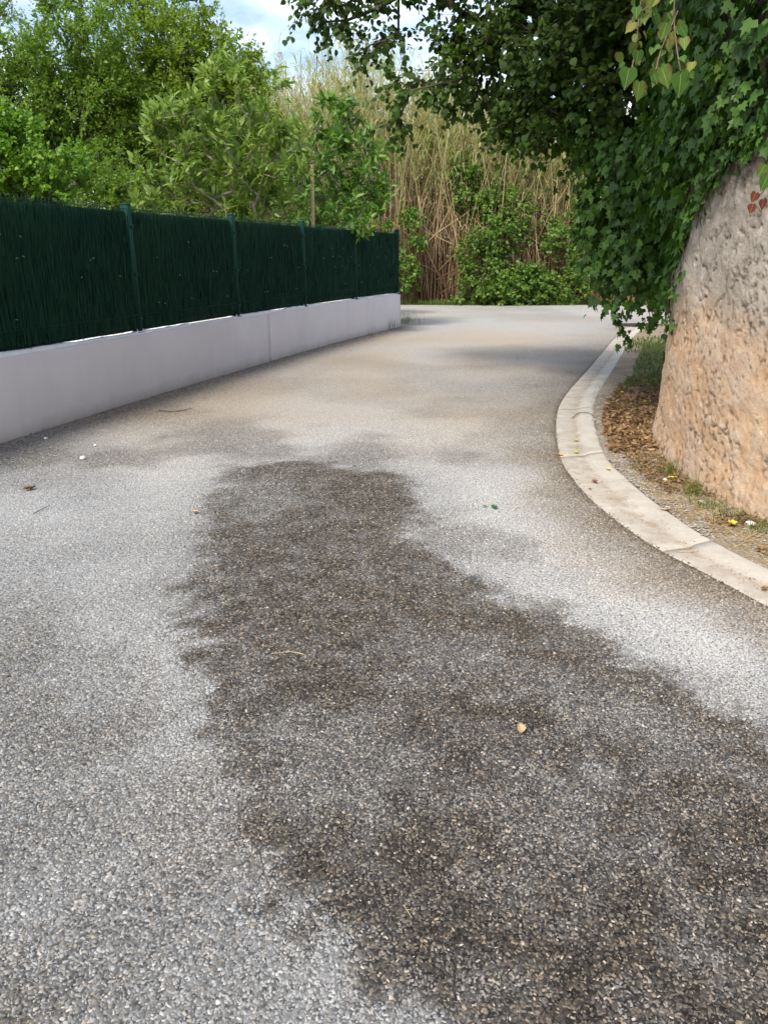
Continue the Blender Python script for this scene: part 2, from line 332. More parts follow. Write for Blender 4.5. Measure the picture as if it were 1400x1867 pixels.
m.bsdf(c, .92, m.bump(nf, .5, .004), .2); M_gutter = m.m
m = NT('cast_iron'); p = m.pos(); m.bsdf(m.ramp(m.noise(40, 4, .6, p), [(.3, (.02,.018,.017,1)), (.7, (.07,.05,.04,1))]), .7, None, .4, .3); M_iron = m.m
def flat(name, a, b, rough=.6):
    m = NT(name); n = m.noise(55, 4, .6, m.pos()); m.bsdf(m.ramp(n, [(.3, a), (.7, b)]), rough, None, .3); return m.m
M_yel = flat('yellow_leaf', (.55,.40,.02,1), (.75,.6,.05,1)); M_yg = flat('yellow_green_leaf', (.35,.38,.03,1), (.5,.5,.06,1))
M_brn = flat('brown_leaf', (.12,.06,.025,1), (.26,.14,.07,1)); M_tan = flat('tan_leaf', (.38,.25,.14,1), (.52,.38,.24,1))
M_grn = flat('green_leaf', (.02,.09,.02,1), (.05,.16,.035,1)); M_org = flat('orange_leaf', (.45,.2,.03,1), (.6,.32,.06,1))
M_redb = flat('red_brown_leaf', (.16,.05,.03,1), (.25,.09,.06,1)); M_white = flat('white_stone', (.6,.58,.54,1), (.75,.74,.7,1), .85)
M_straw = flat('straw', (.4,.29,.15,1), (.55,.42,.25,1)); M_darktwig = flat('dark_twig', (.05,.035,.025,1), (.12,.09,.06,1))

# ------------------------------------------------------------------ the lines of the place (from the photograph, on level ground)
wall_line = catmull([(-5.6,-5,0),(-4.75,-1,0),(-4.05,3,0),(-3.22,6.34,0),(-2.58,8.7,0),(-2.07,10.4,0),(-1.68,11.7,0),(-1.2,13.2,0),(-.43,15.45,0),(.36,17.5,0)])
gut_r = catmull([(3.2,.2,0),(2.55,2,0),(2.2,2.95,0),(1.93,3.6,0),(1.81,4.05,0),(1.745,4.6,0),(1.72,5.15,0),(1.75,5.95,0),(2.05,7.45,0),(2.41,8.69,0),(3.23,10.93,0),(4.57,14.6,0),(5.75,17.5,0)])
gut_l = catmull([(2.85,.0,0),(2.2,1.8,0),(1.87,2.75,0),(1.62,3.5,0),(1.47,3.93,0),(1.365,4.55,0),(1.335,5.15,0),(1.39,5.95,0),(1.68,7.45,0),(2.06,8.75,0),(2.9,11.0,0),(4.25,14.65,0),(5.36,17.5,0)])
stone_line = catmull([(4.6,-2.5,0),(3.4,.6,0),(2.6,2.7,0),(2.24,4.1,0),(2.12,4.85,0),(2.12,5.44,0),(2.19,5.95,0),(2.40,6.72,0),(2.86,7.6,0),(3.6,8.5,0),(4.7,9.4,0),(6.3,10.4,0),(9,11.6,0)], 30)
FAR = 25.4
xw = lambda y: np.interp(y, wall_line[:, 1], wall_line[:, 0])
xgl = lambda y: np.interp(y, gut_l[:, 1], gut_l[:, 0])
def inpoly(x, y, poly):
    r = np.zeros(x.shape, bool); n = len(poly)
    for i in range(n):
        x1, y1 = poly[i]; x2, y2 = poly[(i+1) % n]
        c = ((y1 > y) != (y2 > y)); xi = (x2-x1)*(y-y1)/((y2-y1) if y2 != y1 else 1e-9)+x1
        r ^= c & (x < xi)
    return r
def sdf(x, y, poly):
    d = np.full(x.shape, 1e9); n = len(poly)
    for i in range(n):
        a = np.array(poly[i]); b = np.array(poly[(i+1) % n]); e = b-a
        t = np.clip(((x-a[0])*e[0]+(y-a[1])*e[1])/(e@e+1e-12), 0, 1)
        d = np.minimum(d, np.hypot(x-a[0]-t*e[0], y-a[1]-t*e[1]))
    return np.where(inpoly(x, y, poly), -d, d)
gp = lambda l: [tuple(G(u, v)[:2]) for u, v in l]
DARK = gp([(440,852),(560,838),(650,850),(735,858),(760,925),(790,990),(880,1065),(1000,1105),(1130,1165),(1260,1265),(1400,1335)])+[(1.9,2.0),(2.2,.4),(.35,.4),(.1,1.0)]+gp([(800,1867),(690,1780),(560,1665),(490,1530),(460,1420),(400,1300),(345,1210),(335,1080),(375,960),(395,900)])
PALE = [gp(l) for l in ([(420,880),(520,865),(560,905),(470,945)], [(720,1150),(860,1165),(870,1210),(720,1225)], [(950,1215),(1120,1235),(1230,1310),(1400,1395),(1400,1440),(1160,1350),(1020,1300)],
        [(500,1320),(680,1290),(760,1400),(640,1500),(520,1420)], [(880,1390),(1080,1410),(1120,1520),(960,1560),(860,1470)])]
DUST = [(gp([(150,770),(420,800),(410,860),(340,990),(320,1150),(350,1300),(430,1480),(350,1500),(230,1280),(200,1050),(210,900)]), .8),
        (gp([(760,838),(960,855),(1080,980),(1280,1110),(1400,1170),(1400,1310),(1220,1190),(960,1080),(830,980)]), .95), (gp([(380,735),(600,690),(950,740),(985,840),(640,826),(420,838)]), .75), (gp([(640,600),(760,565),(1120,562),(1090,610),(900,650),(700,690),(560,690)]), .8), (gp([(740,556),(1260,556),(1260,566),(740,566)]), .9)]
def road_dust(x, y, wr):
    sh = (fbm2(x, y, 1.8, 5, 13.1)-.5)*.8; d = np.zeros(x.shape); sc = .12+.035*np.clip(y-4, 0, 10)
    for q, a in DUST: d = np.maximum(d, a/(1+np.exp((sdf(x, y, q)+sh*(.5+.05*y))/sc)))
    d = np.maximum(d, .8*np.clip((y-17)/4, 0, 1)); d = np.maximum(d, np.clip((fbm2(x, y, .9, 4, 15)-.45)*2, 0, .45))
    return np.clip(d*(1-wr*.5), 0, 1)
def road_fields(x, y):
    sh = (fbm2(x, y, 2.2, 5, 3.1)-.5)*.75; det = (fbm2(x, y, 11, 3, 8.2)-.5)*.22
    d = sdf(x, y, DARK)+sh*.5+det*1.6+(fbm2(x, y, 38, 2, 2.7)-.5)*.16; w = 1/(1+np.exp(d/.04))*.95
    for q in PALE: w = w*(1-.34/(1+np.exp((sdf(x, y, q)+sh*.35+det*1.3+(fbm2(x, y, 38, 2, 6.1)-.5)*.2)/.05)))
    w = w*np.clip(.98+(fbm2(x, y, 13, 4, 16.5)-.5)*.8, .65, 1.1)
    w = np.maximum(w, np.clip((2.9-y)/1.2, 0, 1)*np.clip((.1-x)/.5, 0, 1)*np.clip(.42+(fbm2(x, y, 3, 4, 21.5)-.5)*.9, .1, .6))  # soft shade over the left foreground, painted into the chip colour
    w = np.maximum(w, np.clip((fbm2(x, y, 1.1, 5, 5.5)-.53)*3.0, 0, .45)*np.clip((10-y)/4, 0, 1))
    edge = x-xw(y); w = np.maximum(w, np.where(y < 17.5, np.clip(.5-edge*.55, 0, .5), 0))            # coarse darker strip along the rendered wall, its shadow partly painted in
    w = np.maximum(w, np.clip(.30-.12*np.abs(x+1.7-.2*y)+(fbm2(x, y, 1.7, 4, 2.2)-.5)*.6, 0, .38)*np.clip((6-y)/2, 0, 1))
    w = np.maximum(w, np.clip((fbm2(x, y, .45, 4, 9.1)-.52)*1.2, 0, .18))
    g = xgl(y)-x; warm = np.where(y < 17.5, np.clip(1-g/.75+(fbm2(x, y, 2.5, 4, 6.6)-.5)*1.2, 0, 1), 0)
    w = np.maximum(w, np.clip(warm-.15, 0, 1)*.55*np.clip((15-y)/4, 0, 1))
    warm = np.maximum(warm*.9, np.clip((y-4.8)/2.8, 0, 1)*np.clip(.72+(fbm2(x, y, .7, 4, 1.4)-.5)*1.3, .1, 1)*np.clip((19-y)/4, 0.5, 1))
    warm = np.maximum(warm, w*.35*(fbm2(x, y, 1.5, 4, 4.4)))
    return np.clip(w, 0, 1), np.clip(warm, 0, 1)
def road_z(x, y):
    return (fbm2(x, y, .5, 3, 2.0)-.5)*.02-.008

# ------------------------------------------------------------------ ground and road
def grid(xs, ys):
    X, Y = np.meshgrid(xs, ys); n = len(xs)
    i = (np.arange(len(ys)-1)[:, None]*n+np.arange(n-1)[None]).ravel()
    return X.ravel(), Y.ravel(), np.stack([i, i+1, i+1+n, i+n], 1)
xs = np.r_[np.linspace(-400, -40, 8), np.linspace(-36, 40, 60), np.linspace(46, 400, 8)]
ys = np.r_[np.linspace(-300, -20, 6), np.linspace(-16, 60, 60), np.linspace(70, 900, 10)]
x, y, F = grid(xs, ys)
z = -.05+(fbm2(x, y, .15, 3, 1)-.5)*.05
tag(obj('ground', mesh('ground', np.stack([x, y, z], 1), F, M_ground, True)), kind='structure')
xs = np.unique(np.round(np.r_[np.linspace(-45, -9, 40), np.arange(-9, -6.5, .2), np.arange(-6.5, 0, .065), 0, .02, np.linspace(.3, 40, 60)], 4))
ys = np.unique(np.round(np.r_[np.linspace(-8, .4, 20), np.arange(.4, 9, .06), np.arange(9, 18, .12), np.linspace(18, 27, 60)], 4))
off, y, F = grid(xs, ys)
x = off+xgl(y); z = road_z(x, y)
left = np.where(y < 17.5, x-xw(y), x-(.36-(y-17.5)*2.6))
z = np.where(left < -.12, -.25, z)
z = np.where((y < 17.6) & (off > .001), -.2, z)
fe = FAR+(fbm2(x, y, .8, 3, 3)-.5)*.5-y
z = np.where(fe < 0, -.2, z)
wr, wm = road_fields(x, y)
road = tag(obj('road', mesh('road', np.stack([x, y, z], 1), F, M_road, True, {'wear_shade': wr, 'warm': wm, 'dust': road_dust(x, y, wr), 'bed': (np.clip((3.4-y)/1.1, 0, 1)*.7+np.clip((7.6-y)/4, 0, 1)*.3)*np.clip((.52*y+.8-np.abs(x))/.4, 0, 1)*np.clip((y-.7)/.3, 0, 1)})), kind='structure')

# real chippings where they can be told apart
def chips(y0, y1, step, keep, s0, s1, f0, f1, f2):
    n = int((y1-y0)/step); X = []; Y = []
    for r in range(n):
        yy = y0+r*step; hw = .52*yy+.8; xx = np.arange(-hw, hw, step)+(r % 2)*step/2
        X.append(xx); Y.append(np.full(len(xx), yy))
    x = np.concatenate(X); y = np.concatenate(Y)
    x = x+rng.uniform(-.5, .5, len(x))*step; y = y+rng.uniform(-.5, .5, len(y))*step
    ok = (rng.random(len(x)) < keep*np.clip((f1-y)/f2, 0, 1)*np.clip((y-f0)/.7, 0, 1)*np.clip((.52*y+.8-np.abs(x))/.4, 0, 1)) & (x-xw(y) > .06) & (xgl(y)-x > -.035*rng.random(len(x))**2); x, y = x[ok], y[ok]
    wr, wm = road_fields(x, y); n = len(x)
    wr = np.clip(wr+rng.normal(0, .9, n)*wr*(1-wr), 0, 1); s = (s0+(s1-s0)*rng.random(n)**1.5)*(1-.06*wr); a = rng.uniform(0, 2*math.pi, n); el = rng.uniform(.48, .95, n)
    h = s*rng.uniform(.16, .42, n)
    def put(px, py, zz):                   # local chip coordinates to the road
        px = px*s[:, None]; py = py*(s*el)[:, None]; ca, sa = np.cos(a)[:, None], np.sin(a)[:, None]
        return np.stack([x[:, None]+px*ca-py*sa, y[:, None]+px*sa+py*ca, zz], 2)
    z0 = road_z(x, y)[:, None]; J = lambda k, w_: rng.uniform(-w_, w_, (n, k))
    base = put(np.array([[.46, -.46, -.5, .5]])+J(4, .1), np.array([[.45, .42, -.45, -.42]])+J(4, .1), z0-.0015+np.zeros((n, 4)))
    top = put(np.array([[.24, -.24]])+J(2, .16), J(2, .22), z0+h[:, None]*(1+J(2, .3)))
    V = np.concatenate([base, top], 1).reshape(-1, 3); b_ = np.arange(n)[:, None]*6
    F4 = np.concatenate([b_+[[0, 1, 5, 4]], b_+[[2, 3, 4, 5]]]); F3 = np.concatenate([b_+[[3, 0, 4]], b_+[[1, 2, 5]]])
    return V, F4, np.repeat(wr, 6), np.repeat(wm, 6), np.repeat(road_dust(x, y, wr), 6), F3
A = chips(.85, 3.5, .0080, .98, .0075, .0145, -1, 3.4, 1.1); B = chips(2.3, 8.0, .0150, .95, .009, .016, 2.2, 7.8, 3.4)
V = np.concatenate([A[0], B[0]]); F = [np.concatenate([A[1], B[1]+len(A[0])]), np.concatenate([A[5], B[5]+len(A[0])])]
tag(obj('road_chippings', mesh('road_chippings', V, F, M_chip, False, {'wear_shade': np.r_[A[2], B[2]], 'warm': np.r_[A[3], B[3]], 'dust': np.r_[A[4], B[4]]})),
    'grey stone chippings bedded in the road surface', 'gravel', kind='stuff')

# ------------------------------------------------------------------ low rendered wall
WH, WT = .685, .20
path, S = resample(wall_line, 160); LEN = S[-1]
def wall_piece(s0, s1, name, root, endcap=0):
    s = np.linspace(s0, s1, int((s1-s0)/.12)); c, _ = resample(wall_line, s); t = unit(resample(wall_line, np.minimum(s+.1, LEN))[0]-resample(wall_line, np.maximum(s-.1, 0))[0]); nn = np.stack([t[:, 1], -t[:, 0], 0*t[:, 0]], 1)
    prof = [(0, -.15), (0, .02), (0, WH-.012), (-.012, WH), (-WT+.012, WH), (-WT, WH-.012), (-WT, -.15)]
    V = np.stack([c+nn*o+[0, 0, h] for o, h in prof], 1); k = len(prof); n = len(s); V = V.reshape(-1, 3)
    i = np.arange(n-1)[:, None]*k; j = np.arange(k)[None]; j2 = (j+1) % k
    F = np.stack([i+j, i+k+j, i+k+j2, i+j2], -1).reshape(-1, 4)
    part(name, V, [F, np.array([np.arange(k)]), np.array([np.arange(k)[::-1]+(n-1)*k])], M_render, root)
sj = S[np.argmin(np.abs(path[:, 1]-11.72))]
wr_ = thing('low_wall', tuple(wall_line[-1]), 'low pale lilac rendered wall under the green fence', 'wall')
wall_piece(0, sj-.002, 'wall_section', wr_); wall_piece(sj+.002, LEN, 'wall_section', wr_)
# return at the far end
mb = MB(); e = wall_line[-1]; t = unit(wall_line[-1]-wall_line[-3]); nrm = np.array([t[1], -t[0], 0]); dirr = unit(np.array([-.93, .36, 0.]))
a0 = e-nrm*WT-t*.19; q = np.array([-dirr[1], dirr[0], 0])
cx = a0+dirr*3.2+q*.095; R = np.stack([dirr, q, [0, 0, 1]], 1)
mb.box((cx[0], cx[1], WH/2-.076), (6.4, .18, WH+.146), R); part('end_return', *mb.get(), M_render, wr_)
# mortar bed along the top, slightly ragged
s = np.linspace(0.05, LEN-.05, 700); c, _ = resample(wall_line, s); t = unit(np.gradient(c, axis=0)); nn = np.stack([t[:, 1], -t[:, 0], 0*t[:, 0]], 1)
rag = (fbm2(s, s*0, 5, 4, 2)-.5)*.02; hh = WH+.016+np.clip((fbm2(s, s*0, 3, 4, 7)-.40), 0, 1)*.05
V = np.stack([c-nn*(.016+rag*.5)[:, None]+[0, 0, WH-.005], c-nn*(.045+rag)[:, None]+np.stack([0*s, 0*s, hh], 1), c-nn*.17+np.stack([0*s, 0*s, hh], 1), c-nn*.176+[0, 0, WH-.005]], 1).reshape(-1, 3)
i = np.arange(len(s)-1)[:, None]*4; j = np.arange(3)[None]
part('mortar_bed', V, np.stack([i+j, i+4+j, i+5+j, i+1+j], -1).reshape(-1, 4), M_coping, wr_)

# ------------------------------------------------------------------ green panel fence
FH, SP = 1.235, 2.53
fence = thing('panel_fence', tuple(wall_line[-1]+[0, 0, WH]), 'dark green wire panel fence with brushwood screening on the low wall', 'fence')
posts = []
_s = np.linspace(LEN-12, LEN-.02, 3000); _c, _ = resample(wall_line, _s); _c = _c+[-.09, .03, WH-CAMH]; _d = _c[:, 1]*math.cos(PITCH)-_c[:, 2]*math.sin(PITCH); _u = _c[:, 0]/_d*FPX+700
post_s = [float(_s[np.argmin(np.abs(_u-u))]) for u in (722, 660, 577, 447, 251)]; gap_ = (post_s[0]-post_s[4])/4; post_s = [post_s[0]-gap_*i for i in range(8)]
for i in range(8):
    c, _ = resample(wall_line, [post_s[i]-.05, post_s[i], post_s[i]+.05])
    t = unit(c[2]-c[0]); n = np.array([t[1], -t[0], 0]); posts.append((c[1]-n*.095+[0, 0, WH], t, n))
def post_meshes():
    b = MB(); b.box((0, -.01, .66), (.06, .086, 1.30)); b.box((0, -.056, .66), (.02, .008, 1.26))
    pm = mesh('post', *b.get(), M_fence)
    b = MB(); b.box((0, 0, .006), (.14, .12, .012)); b.box((-.045, 0, .03), (.006, .09, .036), None, .6); b.box((.045, 0, .03), (.006, .09, .036), None, .6); bp = mesh('base_plate', *b.get(), M_fence)
    b = MB(); b.tube([(0, 0, 0), (0, 0, .032)], .006, 6); b.tube([(0, 0, .004), (0, 0, .014)], .011, 6); bo = mesh('bolt', *b.get(), M_zinc)
    b = MB(); b.box((0, -.01, .006), (.066, .092, .016), None, .8); ca = mesh('post_cap', *b.get(), M_fence)
    b = MB(); b.box((0, 0, 0), (.05, .02, .035)); cl = mesh('clip', *b.get(), M_fence)
    return pm, bp, bo, ca, cl
pm, bp, bo, ca, cl = post_meshes(); base = np.array(fence.location)
for p, t, n in posts:
    po = obj('post', pm, fence, p-base); po.rotation_euler = (0, 0, math.atan2(t[1], t[0]))
    obj('base_plate', bp, po, (0, -.005, .006)); obj('post_cap', ca, po, (0, 0, 1.31))
    for dx, dy in ((-.055, -.045), (.055, -.045), (.055, .04)): obj('bolt', bo, po, (dx, dy, .018))
    for zz in (.16, .62, 1.1): obj('clip', cl, po, (0, -.062, zz))
ties = MB(); ties.tube([(-.012, 0, 0), (0, -.012, .004), (.014, -.004, -.006)], .0022, 4); tie_me = mesh('wire_tie', *ties.get(), M_zinc)
for i in range(len(posts)-1):
    (p1, t1, n1), (p0, t0, n0) = posts[i], posts[i+1]
    d = p1-p0; Lb = np.linalg.norm(d); t = d/Lb; n = np.array([t[1], -t[0], 0]); up = np.array([0, 0, 1.])
    W = lambda a, o, h: p0+t*a+n*o+up*h
    b = MB(); foldz = [.17, 1.07] if i < 7 else []
    prof = [(.02, 0), (.13, 0), (.17, .04), (.21, 0), (.62, 0), (FH-.0, 0), (FH+.035, 0)]
    for k in range(int((Lb-.06)/.05)):
        a = .05+k*.05
        b.tube([W(a, .032+o, h+.03) for h, o in prof], .0026, 4)
    for h, o in ((.05, 0), (.13, 0), (.17, .04), (.21, 0), (FH-.0, 0)):
        b.tube([W(.03, .0375+o, h+.03), W(Lb-.03, .0375+o, h+.03)], .0027, 4)
    part('wire_panel', *b.get(), M_fence, fence)
    # screening: artificial brushwood strands laid upright against a dark backing
    b = MB(); R = np.stack([t, n, up], 1); cc = W(Lb/2, -.012, .02+FH/2); b.box(cc, (Lb-.01, .006, FH-.02), R); part('screen_backing', *b.get(), M_backing, fence)
    N = 8000 if i < 5 else 3000; a = rng.uniform(.045, Lb-.045, N); h0 = rng.uniform(.0, FH-.06, N)+.02; ln = rng.uniform(.08, .28, N); h1 = np.minimum(h0+ln, FH+.03+rng.uniform(-.02, .012, N))
    o0 = rng.uniform(.022, .044, N); o1 = o0+rng.uniform(-.006, .006, N); a1 = a+rng.normal(0, .006, N)
    p_0 = p0+t*a[:, None]+n*o0[:, None]+up*h0[:, None]; p_1 = p0+t*a1[:, None]+n*o1[:, None]+up*h1[:, None]
    V, F = strips(p_0, p_1, rng.uniform(.004, .007, N), unit(t+n*rng.normal(0, .6, N)[:, None]))
    part('brushwood_screen', V, F, M_screen, fence, kind='stuff')
    for k in range(9):
        h = [.3, .62, .78, .95][rng.integers(4)]+rng.normal(0, .01)
        o = obj('wire_tie', tie_me, fence, W(rng.uniform(.1, Lb-.1), .04, h)-base); o.rotation_euler = (rng.uniform(-.4, .4), rng.uniform(-.5, .5), math.atan2(t[1], t[0]))

# ------------------------------------------------------------------ concrete gutter, verge, drain
gl, _ = resample(gut_l, 400); gr, _ = resample(gut_r, 400); gm = (gl+gr)/2
cum = np.r_[0, np.cumsum(np.linalg.norm(np.diff(gm, axis=0), axis=1))]; GL = cum[-1]
gut = thing('gutter', tuple(gm[150]), 'curved pale concrete gutter along the verge by the old wall', 'gutter')
nseg = int(round(GL/2.0)); cuts = np.linspace(0, GL, nseg+1)
prof = [(0, -.18, 0), (0, -.009, .9), (.06, -.005, .6), (.3, -.009, .6), (.47, -.013, 1), (.52, -.013, 1), (.57, -.009, .7), (.66, -.001, .25), (.95, .004, .1), (1, .0, .5), (1, -.18, 0)]
for k in range(nseg):
    s = np.linspace(cuts[k]+.0012, cuts[k+1]-.0012, 26)
    l = np.stack([np.interp(s, cum, gl[:, j]) for j in range(3)], 1); r = np.stack([np.interp(s, cum, gr[:, j]) for j in range(3)], 1)
    dz = rng.normal(0, .0008); V = []; va = []
    wob = (fbm2(l[:, 0], l[:, 1], 5, 3, 4)-.5)*.03
    for f, h, vv in prof:
        q = l+(r-l)*(f+(wob[:, None] if f == 1 else 0))
        hz = h+dz if h > -.1 else h
        V.append(np.stack([q[:, 0], q[:, 1], np.full(len(s), hz)+(fbm2(q[:, 0], q[:, 1], 14, 3, 1)-.5)*.006+road_z(l[:, 0], l[:, 1])+.006], 1)); va.append(np.full(len(s), vv))
    V = np.stack(V, 1); va = np.stack(va, 1).ravel(); kk = len(prof); n = len(s)
    i = np.arange(n-1)[:, None]*kk; j = np.arange(kk-1)[None]
    F = np.stack([i+j, i+j+1, i+kk+j+1, i+kk+j], -1).reshape(-1, 4)
    part('channel_block', V.reshape(-1, 3), [F, np.array([np.arange(kk)[::-1]]), np.array([np.arange(kk)+(n-1)*kk])], M_gutter, gut, attrs={'valley': va})
# verge: earth between gutter and old wall
n1, n2 = 260, 26
sv = np.linspace(0, 1, n2)
gy = np.linspace(.3, 17.4, n1); gx = np.interp(gy, gut_r[:, 1], gut_r[:, 0]); wy = gy
wx = np.where(gy < 10.2, np.interp(gy, stone_line[:, 1], stone_line[:, 0])+.25, gx+np.interp(gy, [10.2, 12, 17.4], [3.0, 5.0, 6.0]))
X = gx[:, None]+(wx-gx)[:, None]*sv[None]; Y = np.repeat(gy[:, None], n2, 1)
Z = .0+.03*np.clip((X-gx[:, None])/.4, 0, 1)+((fbm2(X.ravel(), Y.ravel(), 6, 5, 3)-.5)*.05).reshape(X.shape)*np.clip((X-gx[:, None])/.1, .1, 1)
def verge_z(x, y): return .0+.03*np.clip((x-np.interp(y, gut_r[:, 1], gut_r[:, 0]))/.4, 0, 1)+(fbm2(np.atleast_1d(x).astype(float), np.atleast_1d(y).astype(float), 6, 5, 3)-.5)*.05
i = (np.arange(n1-1)[:, None]*n2+np.arange(n2-1)[None]).ravel()
tag(obj('verge', mesh('verge', np.stack([X, Y, Z], 2).reshape(-1, 3), np.stack([i, i+1, i+1+n2, i+n2], 1), M_earth, True)), kind='structure')
# drain grate at the far end of the gutter
gx0 = (gl[-1]+gr[-1])/2+np.array([.12, .28, 0]); dg = thing('drain_grate', (gx0[0], gx0[1], .004), 'rusty slotted drain grate at the far end of the gutter', 'drain')
b = MB(); b.box((gx0[0], gx0[1]-.2, .012), (1.0, .04, .03)); b.box((gx0[0], gx0[1]+.2, .012), (1.0, .04, .03)); part('frame', *b.get(), M_iron, dg)
for k in range(13):
    b = MB(); b.box((gx0[0]-.48+k*.08, gx0[1], .012), (.035, .36, .026)); part('bar', *b.get(), M_iron, dg)
b = MB(); b.box((gx0[0], gx0[1], -.03), (1.0, .36, .01)); part('pit_bottom', *b.get(), M_darktwig, dg)

# ------------------------------------------------------------------ old stone wall
OWH = 3.1
slen = np.sum(np.linalg.norm(np.diff(stone_line, axis=0), axis=1)); sacc = np.r_[0, np.cumsum(np.linalg.norm(np.diff(stone_line, axis=0), axis=1))]
sA = sacc[np.argmin(np.abs(stone_line[:, 1]-3.2))]; sB = sacc[np.argmin(np.abs(stone_line[:, 1]-7.3)+(stone_line[:, 0] > 4)*9)]
sp, ss = resample(stone_line, np.r_[np.arange(0, sA, .05), np.arange(sA, sB, .0108), np.arange(sB, slen, .05)])
t = unit(np.gradient(sp, axis=0)); nn = np.stack([-t[:, 1], t[:, 0], 0*ss], 1)
zs = np.r_[-.1, np.arange(0, 2.3, .013), np.arange(2.3, OWH+.001, .05)]
n, k = len(ss), len(zs)
base_ = np.repeat(sp[:, None], k, 1); base_[:, :, 2] = zs[None]; N3 = np.repeat(nn[:, None], k, 1); Q = base_.reshape(-1, 3)
u_ = np.stack([np.repeat(ss, k), np.tile(zs, n), np.zeros(n*k)], 1)
big = (fbm(u_*1.0, 2)-.5)*.08; med = (fbm(u_*6+5, 4)-.5)*.055; ridg = -np.abs(fbm(u_*[9, 14, 1]+9, 3)-.5)*.05
pitn = fbm(np.stack([u_[:, 0]*30+u_[:, 1]*12, u_[:, 1]*38-u_[:, 0]*8, u_[:, 2]], 1)+3, 2); pit = np.clip((pitn-.66)*9, 0, 1)*np.clip((fbm(u_*3+91, 3)-.38)*5, 0, 1); crack = np.maximum(np.clip(1-np.abs(fbm(u_*[3.2, 4.2, 1]+40, 5)-.5)*46, 0, 1)*np.clip((fbm(u_*2.4+77, 2)-.5)*9, 0, 1), np.clip(1-np.abs(fbm(np.stack([u_[:, 0]*7+u_[:, 1]*5, u_[:, 1]*13-u_[:, 0]*4, u_[:, 2]], 1)+40, 4)-.5)*26, 0, 1)*np.clip((fbm(u_*5+17, 2)-.56)*9, 0, 1))
fl = fbm(u_*[3.2, 4.2, 1]+33, 6, .66); flake = sum(1/(1+np.exp(-(fl-a_)/.004))*d_ for a_, d_ in ((.40, .008), (.46, .007), (.52, .007), (.58, .008)))
tilt_ = np.stack([u_[:, 0]*14+u_[:, 1]*9, u_[:, 1]*30-u_[:, 0]*6, u_[:, 2]], 1); rough = (fbm(u_*[40, 44, 1]+63, 2)-.5)*.008+(np.abs(fbm(tilt_+11, 4, .6)-.5)-.1)*-.016
disp = big*.35+med*.08+flake*.5+rough*.45-pit*.011-crack*.016-.02
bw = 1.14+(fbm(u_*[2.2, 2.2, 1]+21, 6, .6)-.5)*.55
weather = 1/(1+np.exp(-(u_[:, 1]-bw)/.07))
batter = .035*np.clip(.25-u_[:, 1], 0, 1)/.25
V = Q+N3.reshape(-1, 3)*(disp+batter)[:, None]
stone_surf = V.reshape(n, k, 3)
i = (np.arange(n-1)[:, None]*k+np.arange(k-1)[None]).ravel()
F = np.stack([i, i+1, i+1+k, i+k], 1)
ow = thing('old_wall', (2.4, 5.0, 0), 'weathered sandy lime rendered old stone wall with creeper over its top', 'wall')
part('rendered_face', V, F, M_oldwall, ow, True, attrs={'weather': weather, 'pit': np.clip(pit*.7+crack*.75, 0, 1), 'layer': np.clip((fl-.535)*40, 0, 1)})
# core behind the face and coping
s2 = np.arange(0, n, 8); A0 = stone_surf[s2, -1]-nn[s2]*.02; B0 = sp[s2]-nn[s2]*.5; B0[:, 2] = OWH; D0 = B0.copy(); D0[:, 2] = -.1
Vv = np.stack([A0, B0, D0], 1).reshape(-1, 3); i = np.arange(len(s2)-1)[:, None]*3; j = np.arange(2)[None]
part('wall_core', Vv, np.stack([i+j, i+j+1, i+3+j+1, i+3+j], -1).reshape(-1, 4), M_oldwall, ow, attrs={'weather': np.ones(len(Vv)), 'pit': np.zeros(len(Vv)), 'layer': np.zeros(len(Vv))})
# stones showing through the render
import bmesh
def ico(r, sub=2):
    bm = bmesh.new(); bmesh.ops.create_icosphere(bm, subdivisions=sub, radius=r); v = np.array([x.co for x in bm.verts]); bm.verts.index_update()
    f = np.array([[x.index for x in p.verts] for p in bm.faces]); bm.free(); return v, f
IV, IF = ico(1.0)
sc_ = [(1345,585,.13,.08),(1300,650,.12,.06),(1262,728,.07,.07),(1385,655,.09,.06),(1335,830,.12,.06),(1395,870,.08,.07),(1290,885,.1,.05),(1240,640,.06,.09),(1330,480,.12,.07),(1390,430,.12,.08),(1290,770,.09,.05),(1380,760,.1,.06)]
cams = np.array([0, 0, CAMH]); SV = stone_surf.reshape(-1, 3); SN = N3.reshape(-1, 3); sdirs = unit(SV-cams)
facing = np.sum(SN*sdirs, 1) < -.05
for u, v, a, h in sc_:
    d = unit(ray(u, v)); e = np.where(facing, np.sum(sdirs*d, 1), -1); q = np.argmax(e); c = SV[q]; nv = SN[q]
    r = fbm(IV*1.5+rng.uniform(0, 50, 3), 4, .65)*1.5+.2
    X = IV*r[:, None]; tv = np.array([-nv[1], nv[0], 0]); rot = rng.uniform(-.4, .4)
    e1 = tv*math.cos(rot)+np.array([0, 0, 1.])*math.sin(rot); e2 = -tv*math.sin(rot)+np.array([0, 0, 1.])*math.cos(rot)
    part('stone', c-nv*.018+X[:, :1]*a*e1*.8+X[:, 1:2]*h*e2+X[:, 2:]*.017*nv, IF, M_stone, ow, True)

